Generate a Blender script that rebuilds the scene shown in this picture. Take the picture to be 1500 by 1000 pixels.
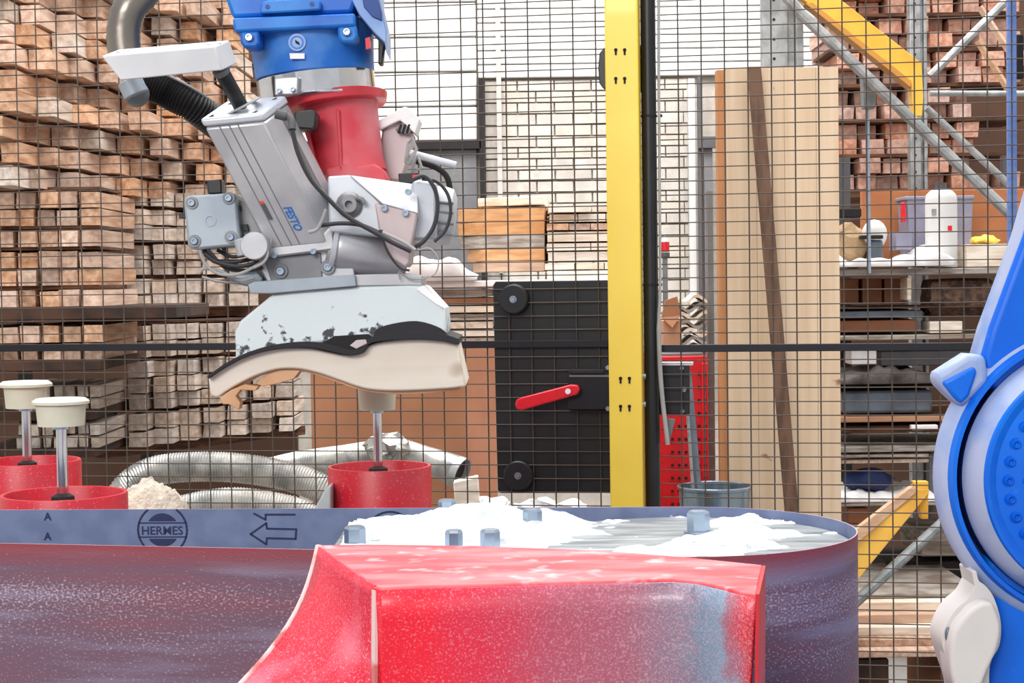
import bpy, math, random
from mathutils import Vector, noise
random.seed(7)
V = Vector
# ---------------------------------------------------------------- camera
FPX = 2500.0; PITCH = math.atan(90/2500); ROLL = 0.014; EYE = V((0, 0, 1.6))
Fw = V((0, math.cos(PITCH), -math.sin(PITCH))); R0 = V((1, 0, 0)); U0 = V((0, math.sin(PITCH), math.cos(PITCH)))
Rt = R0*math.cos(ROLL) - U0*math.sin(ROLL); Up = R0*math.sin(ROLL) + U0*math.cos(ROLL)
scene = bpy.context.scene
for o in list(bpy.data.objects): bpy.data.objects.remove(o)
cd = bpy.data.cameras.new('camera'); cam = bpy.data.objects.new('camera', cd); scene.collection.objects.link(cam)
cd.sensor_width = 36; cd.lens = FPX*36/1500; cd.clip_start = 0.05; cd.clip_end = 100
from mathutils import Matrix
m = Matrix((Rt, Up, -Fw)).transposed().to_4x4(); m.translation = EYE; cam.matrix_world = m
scene.camera = cam
# ---------------------------------------------------------------- light
world = bpy.data.worlds.new('hall_light'); scene.world = world; world.use_nodes = True
bg = world.node_tree.nodes['Background']; bg.inputs[0].default_value = (0.93, 0.96, 1.0, 1); bg.inputs[1].default_value = 0.68
def area(name, loc, target, sx, sy, power, col=(1, 1, 1)):
    l = bpy.data.lights.new(name, 'AREA'); l.shape = 'RECTANGLE'; l.size = sx; l.size_y = sy; l.energy = power; l.color = col
    o = bpy.data.objects.new(name, l); scene.collection.objects.link(o); o.location = loc
    o.rotation_euler = (V(target)-V(loc)).to_track_quat('-Z', 'Y').to_euler(); return o
area('skylight', (0.0, 3.2, 5.6), (0.0, 3.4, 0), 5, 3, 270, (1, .98, .96))
area('skylight_rear', (0.5, 7.0, 5.6), (0.5, 9.0, 0), 7, 2, 420, (1, .98, .96))
area('hall_lamp', (-2.0, -3.0, 4.0), (0.0, 5.0, 1.3), 3.0, 1.5, 200, (1, .97, .94))
scene.view_settings.view_transform = 'Standard'; scene.view_settings.look = 'None'
scene.view_settings.gamma = 1; scene.view_settings.use_curve_mapping = False
scene.view_settings.exposure = 0.15
# ---------------------------------------------------------------- helpers
def ray(px, py): return Fw*FPX + Rt*(px-750) - Up*(py-500)
def W(px, py, Y):
    d = ray(px, py); return EYE + d*(Y/d.y)
def atz(px, py, z):
    d = ray(px, py); return EYE + d*((z-EYE.z)/d.z)
def pxm(Y): return Y/FPX
FA = W(0, 500, 3.98); FB = W(1500, 500, 3.60)
Fd = V((FB.x-FA.x, FB.y-FA.y, 0)).normalized(); Fn = V((Fd.y, -Fd.x, 0))   # Fn points to the camera
if Fn.y > 0: Fn = -Fn
def FP(px, py, off=0.0):
    d = ray(px, py); t = ((FA+Fn*off)-EYE).dot(Fn)/d.dot(Fn); return EYE+d*t
def lin(c):
    c /= 255.0
    return c/12.92 if c <= .04045 else ((c+.055)/1.055)**2.4
def C(r, g, b): return (lin(r), lin(g), lin(b), 1)
def smooth_path(pts, n=6):
    pts = [V(p) for p in pts]; out = []
    P = [pts[0]*2-pts[1]]+pts+[pts[-1]*2-pts[-2]]
    for i in range(1, len(P)-2):
        a, b, c, d = P[i-1:i+3]
        for k in range(n):
            t = k/n
            out.append(0.5*((2*b)+(c-a)*t+(2*a-5*b+4*c-d)*t*t+(3*b-a-3*c+d)*t**3))
    out.append(pts[-1]); return out
class MB:
    def __init__(s): s.v = []; s.f = []; s.m = []; s.uv = {}
    def add(s, vs, fs, mi=0):
        b = len(s.v); s.v += [V(v) for v in vs]
        for f in fs: s.f.append([b+i for i in f]); s.m.append(mi)
        return s
    def obox(s, o, u, v, w, mi=0):
        o, u, v, w = V(o), V(u), V(v), V(w)
        p = [o, o+u, o+u+v, o+v, o+w, o+u+w, o+u+v+w, o+v+w]
        fs = [(0, 3, 2, 1), (4, 5, 6, 7), (0, 1, 5, 4), (1, 2, 6, 5), (2, 3, 7, 6), (3, 0, 4, 7)]
        if u.cross(v).dot(w) < 0: fs = [f[::-1] for f in fs]
        return s.add(p, fs, mi)
    def box(s, c, sz, mi=0):
        c = V(c); return s.obox(c-V(sz)/2, (sz[0], 0, 0), (0, sz[1], 0), (0, 0, sz[2]), mi)
    def cyl(s, p0, p1, r0, r1=None, n=24, mi=0, caps=True):
        r1 = r0 if r1 is None else r1
        return s.lathe([(0, 0), (r0, 0), (r1, 1), (0, 1)] if caps else [(r0, 0), (r1, 1)], p0, V(p1)-V(p0), n, mi, unit=False)
    def lathe(s, prof, o, ax, n=24, mi=0, unit=True):
        o = V(o); ax = V(ax)
        a = ax.normalized(); L = a if unit else ax
        x = a.cross(V((0, 0, 1)) if abs(a.z) < .9 else V((0, 1, 0))).normalized(); y = a.cross(x)
        vs = []; fs = []
        idx = []
        for r, h in prof:
            if r < 1e-7: idx.append([len(vs)]); vs.append(o+L*h)
            else:
                idx.append(list(range(len(vs), len(vs)+n)))
                for k in range(n):
                    t = 2*math.pi*k/n; vs.append(o+L*h+x*(r*math.cos(t))+y*(r*math.sin(t)))
        for i in range(len(prof)-1):
            A, B = idx[i], idx[i+1]
            for k in range(n):
                k2 = (k+1) % n
                if len(A) == 1 and len(B) == 1: continue
                if len(A) == 1: fs.append((A[0], B[k2], B[k]))
                elif len(B) == 1: fs.append((A[k], A[k2], B[0]))
                else: fs.append((A[k], A[k2], B[k2], B[k]))
        return s.add(vs, fs, mi)
    def tube(s, pts, r, n=8, mi=0, closed=False):
        pts = [V(p) for p in pts]; N = len(pts); rr = r if isinstance(r, (list, tuple)) else [r]*N
        vs = []; fs = []; x = None
        for i, p in enumerate(pts):
            t = (pts[min(i+1, N-1)]-pts[max(i-1, 0)]).normalized()
            if x is None: x = t.cross(V((0, 0, 1)) if abs(t.z) < .9 else V((0, 1, 0))).normalized()
            else: x = (x-t*x.dot(t)).normalized()
            y = t.cross(x)
            for k in range(n):
                a = 2*math.pi*k/n; vs.append(p+x*(rr[i]*math.cos(a))+y*(rr[i]*math.sin(a)))
        for i in range(N-1):
            for k in range(n):
                k2 = (k+1) % n; fs.append((i*n+k, i*n+k2, (i+1)*n+k2, (i+1)*n+k))
        fs.append(tuple(range(n))[::-1]); fs.append(tuple(range((N-1)*n, N*n)))
        return s.add(vs, fs, mi)
    def prism(s, pts, ext, mi=0):
        pts = [V(p) for p in pts]; n = len(pts); ext = V(ext)
        nrm = V((0, 0, 0))
        for i in range(n): nrm += (pts[i]-pts[0]).cross(pts[(i+1) % n]-pts[0])
        if nrm.dot(ext) > 0: pts = pts[::-1]
        return s.add(pts+[p+ext for p in pts], [tuple(range(n)), tuple(range(2*n-1, n-1, -1))]+[(i, i+n, (i+1) % n+n, (i+1) % n) for i in range(n)], mi)
    def ball(s, c, r, n=16, mi=0, sc=(1, 1, 1)):
        k = 8; b = len(s.v)
        s.lathe([(r*math.sin(math.pi*i/k), -r*math.cos(math.pi*i/k)) for i in range(k+1)], c, (0, 0, 1), n, mi)
        c = V(c)
        for i in range(b, len(s.v)):
            d = s.v[i]-c; s.v[i] = c+V((d.x*sc[0], d.y*sc[1], d.z*sc[2]))
        return s
    def build(s, name, mats, parent=None, bevel=0, seg=2, angle=35, flat=False, loc=None):
        me = bpy.data.meshes.new(name)
        if parent is None:
            if loc is None:
                xs = [v.x for v in s.v]; ys = [v.y for v in s.v]; zs = [v.z for v in s.v]
                loc = V(((min(xs)+max(xs))/2, (min(ys)+max(ys))/2, min(zs)))
            off = V(loc)
        else:
            off = V((0, 0, 0)); p = parent
            while p: off += p.location; p = p.parent
        me.from_pydata([v-off for v in s.v], [], s.f)
        if not isinstance(mats, (list, tuple)): mats = [mats]
        for mm in mats: me.materials.append(mm)
        me.polygons.foreach_set('material_index', s.m)
        if not flat:
            me.polygons.foreach_set('use_smooth', [True]*len(me.polygons)); me.set_sharp_from_angle(angle=math.radians(angle))
        me.update()
        o = bpy.data.objects.new(name, me); scene.collection.objects.link(o)
        if parent is None: o.location = off
        else: o.parent = parent
        if bevel:
            b = o.modifiers.new('bevel', 'BEVEL'); b.width = bevel; b.segments = seg; b.limit_method = 'ANGLE'; b.angle_limit = math.radians(40)
        return o
def tag(o, label=None, cat=None, group=None, kind=None):
    if label: o['label'] = label
    if cat: o['category'] = cat
    if group: o['group'] = group
    if kind: o['kind'] = kind
    return o
def thing(name, loc, label, cat, group=None):
    o = bpy.data.objects.new(name, None); scene.collection.objects.link(o); o.location = V(loc); o.empty_display_size = .05
    return tag(o, label, cat, group)
def struct(o): o['kind'] = 'structure'; return o
# ---------------------------------------------------------------- materials
def mat(name, col, rough=.5, metal=0, col2=None, scale=20, lo=.4, hi=.6, bump=0, bscale=None, stretch=(1, 1, 1), spec=.5, detail=4, rand=0, coat=0, zgrad=None, col3=None, scale3=200, lo3=.6, hi3=.66):
    ma = bpy.data.materials.new(name); ma.use_nodes = True; nt = ma.node_tree; N = nt.nodes; L = nt.links
    b = N['Principled BSDF']; b.inputs['Roughness'].default_value = rough; b.inputs['Metallic'].default_value = metal
    b.inputs['Specular IOR Level'].default_value = spec; b.inputs['Coat Weight'].default_value = coat
    tc = N.new('ShaderNodeTexCoord'); mp = N.new('ShaderNodeMapping'); mp.inputs['Scale'].default_value = stretch
    L.new(tc.outputs['Object'], mp.inputs['Vector'])
    if rand:
        oi = N.new('ShaderNodeObjectInfo'); mul = N.new('ShaderNodeMath'); mul.operation = 'MULTIPLY'; mul.inputs[1].default_value = 30
        L.new(oi.outputs['Random'], mul.inputs[0]); L.new(mul.outputs[0], mp.inputs['Location'])
    nz = N.new('ShaderNodeTexNoise'); nz.inputs['Scale'].default_value = scale; nz.inputs['Detail'].default_value = detail; L.new(mp.outputs[0], nz.inputs['Vector'])
    c2 = col2 or tuple(x*.86 for x in col[:3])+(1,)
    mr = N.new('ShaderNodeMapRange'); mr.inputs['From Min'].default_value = lo; mr.inputs['From Max'].default_value = hi
    src = nz.outputs['Fac']
    if zgrad:   # (z0, z1, amount) : wear or dirt that grows from z0 to z1 of the object
        sp = N.new('ShaderNodeSeparateXYZ'); L.new(tc.outputs['Object'], sp.inputs[0])
        g = N.new('ShaderNodeMapRange'); g.inputs['From Min'].default_value = zgrad[0]; g.inputs['From Max'].default_value = zgrad[1]; g.inputs['To Max'].default_value = zgrad[2]
        L.new(sp.outputs[2], g.inputs['Value']); ad = N.new('ShaderNodeMath'); L.new(src, ad.inputs[0]); L.new(g.outputs[0], ad.inputs[1]); src = ad.outputs[0]
    L.new(src, mr.inputs['Value'])
    mx = N.new('ShaderNodeMix'); mx.data_type = 'RGBA'; mx.inputs[6].default_value = col; mx.inputs[7].default_value = c2; L.new(mr.outputs[0], mx.inputs[0])
    out = mx.outputs[2]
    if col3:
        n3 = N.new('ShaderNodeTexNoise'); n3.inputs['Scale'].default_value = scale3; n3.inputs['Detail'].default_value = 2; L.new(tc.outputs['Object'], n3.inputs['Vector'])
        m3 = N.new('ShaderNodeMapRange'); m3.inputs['From Min'].default_value = lo3; m3.inputs['From Max'].default_value = hi3; L.new(n3.outputs['Fac'], m3.inputs['Value'])
        x3 = N.new('ShaderNodeMix'); x3.data_type = 'RGBA'; L.new(out, x3.inputs[6]); x3.inputs[7].default_value = col3; L.new(m3.outputs[0], x3.inputs[0]); out = x3.outputs[2]
    if rand:
        hs = N.new('ShaderNodeHueSaturation'); r2 = N.new('ShaderNodeMapRange'); r2.inputs['To Min'].default_value = 1-rand; r2.inputs['To Max'].default_value = 1+rand
        L.new(oi.outputs['Random'], r2.inputs['Value']); L.new(r2.outputs[0], hs.inputs['Value'])
        m7 = N.new('ShaderNodeMath'); m7.operation = 'MULTIPLY'; m7.inputs[1].default_value = 7.31; fr = N.new('ShaderNodeMath'); fr.operation = 'FRACT'
        L.new(oi.outputs['Random'], m7.inputs[0]); L.new(m7.outputs[0], fr.inputs[0])
        r4 = N.new('ShaderNodeMapRange'); r4.inputs['To Min'].default_value = .65; r4.inputs['To Max'].default_value = 1.08; L.new(fr.outputs[0], r4.inputs['Value']); L.new(r4.outputs[0], hs.inputs['Saturation'])
        L.new(out, hs.inputs['Color']); out = hs.outputs[0]
    L.new(out, b.inputs['Base Color'])
    if bump:
        nb = N.new('ShaderNodeTexNoise'); nb.inputs['Scale'].default_value = bscale or scale*3; nb.inputs['Detail'].default_value = 3; L.new(mp.outputs[0], nb.inputs['Vector'])
        bp = N.new('ShaderNodeBump'); bp.inputs['Strength'].default_value = bump; bp.inputs['Distance'].default_value = .01; L.new(nb.outputs['Fac'], bp.inputs['Height']); L.new(bp.outputs[0], b.inputs['Normal'])
    return ma
M = {}
M['wood'] = mat('stacked_timber', C(216, 176, 144), .75, col2=C(170, 122, 88), scale=9, lo=.35, hi=.7, stretch=(6, .6, 6), rand=.22, bump=.15)
M['wood_grey'] = mat('weathered_timber', C(212, 194, 178), .8, col2=C(168, 146, 126), scale=9, lo=.35, hi=.7, stretch=(6, .6, 6), rand=.2, bump=.15)
M['wood_pink'] = mat('reddish_timber', C(222, 170, 145), .8, col2=C(180, 120, 96), scale=9, lo=.35, hi=.7, stretch=(6, .6, 6), rand=.22, bump=.15)
M['sticker'] = mat('dark_sticker_wood', C(110, 72, 46), .8, col2=C(70, 44, 30), scale=12, stretch=(1, 1, 6), bump=.2)
M['dark_board'] = mat('dark_board', C(78, 52, 38), .85, col2=C(46, 32, 25), scale=8, bump=.2)
M['spruce'] = mat('spruce', C(226, 200, 170), .65, col2=C(214, 184, 150), scale=5, lo=.35, hi=.7, stretch=(9, 9, .5), bump=.05, col3=C(150, 104, 70), scale3=14, lo3=.735, hi3=.77)
M['spruce_edge'] = mat('spruce_edge', C(200, 140, 92), .7, scale=10, stretch=(5, 5, .5))
M['batten'] = mat('brown_batten', C(112, 82, 62), .75, col2=C(84, 60, 46), scale=10, stretch=(6, 6, .8), bump=.1)
M['orange_wood'] = mat('orange_plank', C(208, 156, 106), .7, col2=C(188, 134, 84), scale=10, stretch=(1, 1, 6), rand=.12, bump=.1)
M['pale_wood'] = mat('pale_board', C(240, 226, 206), .7, col2=C(218, 196, 170), scale=10, stretch=(1, 1, 6), rand=.08, bump=.1)
M['grey_wood'] = mat('grey_board', C(168, 160, 150), .8, col2=C(128, 112, 98), scale=10, stretch=(1, 1, 6), rand=.12, bump=.1)
M['card'] = mat('cardboard', C(176, 122, 88), .85, col2=C(160, 108, 78), scale=4)
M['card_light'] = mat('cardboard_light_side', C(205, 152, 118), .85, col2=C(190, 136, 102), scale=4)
M['card_orange'] = mat('orange_cardboard', C(190, 122, 78), .85, col2=C(170, 104, 64), scale=4)
M['white'] = mat('white_paint', C(224, 223, 221), .5, col2=C(214, 213, 210), scale=3)
M['offwhite'] = mat('light_grey_paint', C(206, 206, 208), .5, col2=C(192, 192, 196), scale=6)
M['wall'] = mat('painted_wall', C(236, 233, 228), .7, col2=C(224, 220, 214), scale=3)
M['brick'] = mat('painted_brick', C(204, 196, 184), .8, col2=C(190, 181, 170), scale=12, rand=.05, bump=.2)
M['mortar'] = mat('grey_mortar', C(188, 180, 170), .9, scale=20)
M['floor'] = mat('concrete', C(150, 146, 142), .7, col2=C(120, 116, 112), scale=2, bump=.1)
M['partition'] = mat('brown_partition', C(92, 64, 48), .85, col2=C(82, 56, 42), scale=3)
M['wire'] = mat('mesh_wire', C(82, 70, 62), .5, .2)
M['black'] = mat('black_plastic', C(20, 22, 25), .4, col2=C(28, 30, 33), scale=10)
M['black_metal'] = mat('black_metal', C(22, 22, 30), .4, .2)
M['matte_black'] = mat('matte_black', C(30, 26, 26), .8)
M['yellow'] = mat('yellow_paint', C(246, 212, 82), .38, col2=C(240, 204, 72), scale=4, coat=.2)
M['beam'] = mat('amber_beam_paint', C(244, 188, 70), .45, col2=C(226, 162, 48), scale=5)
M['galv'] = mat('galvanised_steel', C(150, 152, 152), .45, .55, col2=C(180, 182, 182), scale=25)
M['galv_dark'] = mat('dark_galvanised', C(112, 118, 120), .5, .5, col2=C(140, 144, 146), scale=25)
M['duct'] = mat('foil_duct', C(196, 194, 188), .35, .55, col2=C(150, 150, 148), scale=14, bump=.2)
M['alu'] = mat('brushed_aluminium', C(196, 196, 198), .38, .6, col2=C(178, 178, 182), scale=12)
M['alu_light'] = mat('light_aluminium', C(204, 208, 214), .4, .35, col2=C(184, 188, 196), scale=8)
M['alu_blue'] = mat('blue_grey_casting', C(168, 178, 186), .5, .3, col2=C(150, 160, 170), scale=8)
M['alu_pink'] = mat('dusty_pinkish_casting', C(200, 186, 186), .5, .3, col2=C(184, 166, 166), scale=6)
M['dark_steel'] = mat('grey_steel_plate', C(132, 132, 134), .4, .6, col2=C(108, 110, 114), scale=9)
M['chrome'] = mat('chrome', C(215, 215, 218), .12, .95)
M['bolt'] = mat('zinc_bolt', C(172, 188, 206), .25, .8)
M['blue'] = mat('wrist_blue', C(44, 128, 210), .4, col2=C(18, 96, 190), scale=9, spec=.4)
M['blue_dusty'] = mat('dusty_blue_paint', C(20, 104, 196), .4, col2=C(96, 154, 212), scale=9, lo=.45, hi=.7)
M['blue_deep'] = mat('recess_blue', C(28, 66, 140), .5)
M['blue_pale'] = mat('worn_pale_blue', C(150, 170, 205), .4, .2, col2=C(110, 140, 190), scale=7)
M['arm_blue'] = mat('bright_arm_blue', C(0, 112, 226), .4, col2=C(0, 96, 212), scale=5, spec=.35, col3=C(60, 140, 228), scale3=60, lo3=.66, hi3=.9)
M['arm_blue_dark'] = mat('groove_blue', C(10, 44, 110), .5)
M['arm_rim'] = mat('dust_worn_blue_rim', C(164, 176, 206), .5, col2=C(110, 146, 206), scale=22, lo=.45, hi=.75)
M['arm_white'] = mat('white_fabric_cover', C(222, 216, 208), .8, col2=C(200, 196, 196), scale=5, bump=.1)
M['red'] = mat('adapter_red', C(206, 62, 76), .5, col2=C(212, 140, 146), scale=7, lo=.4, hi=.7)
M['flange_red'] = mat('flange_red', C(206, 50, 64), .35, coat=.3)
M['cup_red'] = mat('cup_red', C(206, 26, 48), .4, col2=C(190, 56, 70), scale=14, lo=.45, hi=.75, col3=C(226, 120, 126), scale3=260, lo3=.62, hi3=.75)
M['cab_red'] = mat('cabinet_red', C(226, 24, 30), .4)
M['handle_red'] = mat('handle_red', C(232, 20, 40), .35, coat=.3)
M['pad'] = mat('white_coated_pad', C(216, 226, 228), .5, col2=C(60, 62, 70), scale=60, lo=.70, hi=.76, zgrad=(.115, -.01, .2), bump=.05, detail=5)
M['rubber'] = mat('black_rubber', C(34, 32, 38), .7)
M['seat'] = mat('raw_beech_blank', C(234, 224, 210), .6, col2=C(224, 212, 196), scale=4, stretch=(1, 1, 5), col3=C(190, 168, 146), scale3=9, lo3=.7, hi3=.8)
M['seat_ply'] = mat('peach_veneer', C(224, 178, 138), .65, col2=C(206, 156, 112), scale=8)
M['puck'] = mat('cream_foam', C(224, 220, 200), .6, col2=C(206, 204, 180), scale=8)
M['dust'] = mat('white_sanding_dust', C(208, 213, 216), .95, col2=C(190, 197, 202), scale=40, bump=.5, bscale=160)
M['crumb'] = mat('cream_sanding_dust', C(228, 218, 202), .95, col2=C(222, 208, 190), scale=40, bump=.5, bscale=160)
M['print'] = mat('dark_blue_ink', C(38, 46, 86), .7)
M['disc'] = mat('scratched_steel_disc', C(112, 118, 122), .45, .5, col2=C(168, 174, 178), scale=10, stretch=(1, 4, 1), lo=.4, hi=.65)
M['logo_blue'] = mat('print_blue', C(40, 110, 190), .5)
M['paper'] = mat('white_sheet', C(244, 243, 242), .7, col2=C(226, 224, 224), scale=9, bump=.2)
M['bag_blue'] = mat('navy_cloth', C(26, 48, 100), .8, col2=C(18, 34, 76), scale=9)
M['bin'] = mat('lilac_grey_plastic', C(146, 144, 164), .5)
M['slate'] = mat('slate_metal', C(112, 124, 138), .45, .3, col2=C(90, 98, 108), scale=8)
M['cloth_dark'] = mat('grey_cloth', C(104, 100, 98), .9, col2=C(66, 62, 60), scale=12, bump=.5)
M['burl'] = mat('rough_log', C(120, 92, 76), .9, col2=C(74, 56, 48), scale=40, bump=.8)
M['bag_tan'] = mat('tan_paper_bag', C(176, 146, 110), .85, col2=C(140, 112, 82), scale=14, bump=.5)
M['yellow_cloth'] = mat('yellow_cloth', C(244, 206, 90), .85)
M['blue_bar'] = mat('light_blue_post', C(84, 120, 190), .45, col2=C(110, 140, 200), scale=6)
M['red_lamp'] = mat('red_button', C(210, 30, 40), .35)
M['cable_grey'] = mat('grey_cable_sheath', C(168, 166, 166), .5)
M['cable'] = mat('dark_cable', C(52, 52, 56), .45)
M['dark_grey'] = mat('dark_grey_frame', C(84, 84, 88), .55)
M['mid_grey'] = mat('mid_grey_frame', C(122, 122, 124), .5, .2)
M['hood_inner'] = mat('belt_backing', C(116, 128, 162), .7, col2=C(104, 116, 150), scale=30)
# belt grit (streaks follow the belt: uv.x along it, uv.y up it)
def belt_mat():
    ma = bpy.data.materials.new('abrasive_belt'); ma.use_nodes = True; nt = ma.node_tree; N = nt.nodes; L = nt.links
    b = N['Principled BSDF']; b.inputs['Roughness'].default_value = .62; b.inputs['Specular IOR Level'].default_value = .35
    uv = N.new('ShaderNodeUVMap'); mp = N.new('ShaderNodeMapping'); mp.inputs['Scale'].default_value = (1.2, 14, 1); L.new(uv.outputs[0], mp.inputs[0])
    n1 = N.new('ShaderNodeTexNoise'); n1.inputs['Scale'].default_value = 2.0; n1.inputs['Detail'].default_value = 5; L.new(mp.outputs[0], n1.inputs['Vector'])
    cr = N.new('ShaderNodeValToRGB'); cr.color_ramp.elements[0].position = .35; cr.color_ramp.elements[0].color = C(124, 82, 96); cr.color_ramp.elements[1].position = .64; cr.color_ramp.elements[1].color = C(134, 122, 144)
    e = cr.color_ramp.elements.new(.5); e.color = C(112, 86, 104); L.new(n1.outputs['Fac'], cr.inputs[0])
    sp = N.new('ShaderNodeSeparateXYZ'); L.new(uv.outputs[0], sp.inputs[0])
    g = N.new('ShaderNodeMapRange'); g.inputs['From Min'].default_value = .27; g.inputs['From Max'].default_value = .297; L.new(sp.outputs[1], g.inputs['Value'])
    mx = N.new('ShaderNodeMix'); mx.data_type = 'RGBA'; L.new(g.outputs[0], mx.inputs[0]); L.new(cr.outputs[0], mx.inputs[6]); mx.inputs[7].default_value = C(142, 66, 76)
    mp2 = N.new('ShaderNodeMapping'); mp2.inputs['Scale'].default_value = (.7, 1, 1); L.new(uv.outputs[0], mp2.inputs[0])
    n2 = N.new('ShaderNodeTexNoise'); n2.inputs['Scale'].default_value = 420; n2.inputs['Detail'].default_value = 1; L.new(mp2.outputs[0], n2.inputs['Vector'])
    mp3 = N.new('ShaderNodeMapping'); mp3.inputs['Scale'].default_value = (1.5, 16, 1); mp3.inputs['Location'].default_value = (3, 5, 0); L.new(uv.outputs[0], mp3.inputs[0])
    n3 = N.new('ShaderNodeTexNoise'); n3.inputs['Scale'].default_value = 1.6; L.new(mp3.outputs[0], n3.inputs['Vector'])
    # dust collects in a band below the clean top edge
    bd = N.new('ShaderNodeMapRange'); bd.inputs['From Min'].default_value = .17; bd.inputs['From Max'].default_value = .22; bd.inputs['To Max'].default_value = .1; L.new(sp.outputs[1], bd.inputs['Value'])
    bd2 = N.new('ShaderNodeMapRange'); bd2.inputs['From Min'].default_value = .25; bd2.inputs['From Max'].default_value = .28; bd2.inputs['To Max'].default_value = -.22; L.new(sp.outputs[1], bd2.inputs['Value'])
    a0 = N.new('ShaderNodeMath'); L.new(bd.outputs[0], a0.inputs[0]); L.new(bd2.outputs[0], a0.inputs[1])
    a1 = N.new('ShaderNodeMath'); L.new(n2.outputs['Fac'], a1.inputs[0]); L.new(a0.outputs[0], a1.inputs[1])
    a2 = N.new('ShaderNodeMath'); a2.operation = 'MULTIPLY_ADD'; a2.inputs[1].default_value = .35; L.new(n3.outputs['Fac'], a2.inputs[0]); L.new(a1.outputs[0], a2.inputs[2])
    m2 = N.new('ShaderNodeMapRange'); m2.inputs['From Min'].default_value = .78; m2.inputs['From Max'].default_value = .98; m2.inputs['To Max'].default_value = .7; L.new(a2.outputs[0], m2.inputs['Value'])
    m4 = N.new('ShaderNodeMix'); m4.data_type = 'RGBA'; L.new(m2.outputs[0], m4.inputs[0]); L.new(mx.outputs[2], m4.inputs[6]); m4.inputs[7].default_value = C(196, 176, 190)
    L.new(m4.outputs[2], b.inputs['Base Color'])
    bp = N.new('ShaderNodeBump'); bp.inputs['Strength'].default_value = .25; bp.inputs['Distance'].default_value = .002; L.new(n2.outputs['Fac'], bp.inputs['Height']); L.new(bp.outputs[0], b.inputs['Normal'])
    return ma
M['belt'] = belt_mat()
M['belt_edge'] = mat('belt_edge', C(190, 160, 170), .8)
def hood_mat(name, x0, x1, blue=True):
    # red that turns mauve, then blue-grey, then red again along x
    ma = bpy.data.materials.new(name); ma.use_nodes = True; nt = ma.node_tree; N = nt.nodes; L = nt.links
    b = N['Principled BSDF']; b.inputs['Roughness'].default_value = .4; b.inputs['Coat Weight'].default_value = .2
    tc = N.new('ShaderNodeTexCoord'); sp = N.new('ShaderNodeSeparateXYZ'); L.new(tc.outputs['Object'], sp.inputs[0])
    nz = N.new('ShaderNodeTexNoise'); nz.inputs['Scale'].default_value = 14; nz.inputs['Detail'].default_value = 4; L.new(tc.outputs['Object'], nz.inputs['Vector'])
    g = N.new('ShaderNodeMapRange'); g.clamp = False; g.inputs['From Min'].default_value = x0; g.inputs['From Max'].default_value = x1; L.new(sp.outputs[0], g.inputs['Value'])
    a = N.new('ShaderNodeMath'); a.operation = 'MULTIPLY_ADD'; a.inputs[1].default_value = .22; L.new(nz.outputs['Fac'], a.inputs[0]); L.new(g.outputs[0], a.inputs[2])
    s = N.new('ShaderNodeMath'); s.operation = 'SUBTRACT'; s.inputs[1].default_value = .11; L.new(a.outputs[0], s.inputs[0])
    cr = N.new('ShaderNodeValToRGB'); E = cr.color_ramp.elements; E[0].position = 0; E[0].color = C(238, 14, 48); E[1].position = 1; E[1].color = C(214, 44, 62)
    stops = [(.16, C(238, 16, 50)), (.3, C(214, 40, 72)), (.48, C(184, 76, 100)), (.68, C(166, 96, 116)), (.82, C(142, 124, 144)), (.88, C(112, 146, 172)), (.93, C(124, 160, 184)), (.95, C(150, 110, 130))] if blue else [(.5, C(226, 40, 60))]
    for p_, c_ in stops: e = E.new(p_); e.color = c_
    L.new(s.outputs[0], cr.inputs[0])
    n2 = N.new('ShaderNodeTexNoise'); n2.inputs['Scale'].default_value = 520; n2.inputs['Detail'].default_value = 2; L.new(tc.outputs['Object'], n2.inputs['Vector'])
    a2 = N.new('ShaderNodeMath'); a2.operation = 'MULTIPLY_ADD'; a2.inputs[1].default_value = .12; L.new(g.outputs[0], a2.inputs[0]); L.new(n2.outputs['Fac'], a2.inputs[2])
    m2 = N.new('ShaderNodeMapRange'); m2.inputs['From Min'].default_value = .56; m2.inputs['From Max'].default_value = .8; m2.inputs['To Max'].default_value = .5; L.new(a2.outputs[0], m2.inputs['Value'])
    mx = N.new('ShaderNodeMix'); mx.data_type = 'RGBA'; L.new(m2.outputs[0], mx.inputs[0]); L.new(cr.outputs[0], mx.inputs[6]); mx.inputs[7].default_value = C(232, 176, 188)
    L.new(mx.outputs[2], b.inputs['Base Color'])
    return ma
M['hood_top'] = mat('dusty_red_hood_top', C(222, 66, 76), .5, col2=C(236, 128, 132), scale=10, lo=.4, hi=.65, stretch=(1, 3, 1), col3=C(244, 206, 208), scale3=34, lo3=.58, hi3=.8)
M['hood_side'] = mat('dusty_red_hood_side', C(222, 34, 62), .4, col2=C(232, 150, 172), scale=7, lo=.48, hi=.72, col3=C(240, 170, 184), scale3=480, lo3=.55, hi3=.8)
M['end_lip'] = mat('deep_red_lip', C(190, 26, 40), .45)
M['hood_weld'] = mat('chalky_edge', C(222, 188, 188), .7, col2=C(200, 110, 110), scale=40, lo=.5, hi=.6)
# ================================================================ SETTING
b = MB().box((0, 5, -.05), (14, 16, .1)); struct(b.build('floor', M['floor']))
YW = 10.0
wall = struct(MB().box((0, YW+.15, 2.5), (14, .3, 5)).build('wall_back', M['mortar'], loc=(0, YW+.15, 0)))
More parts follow.
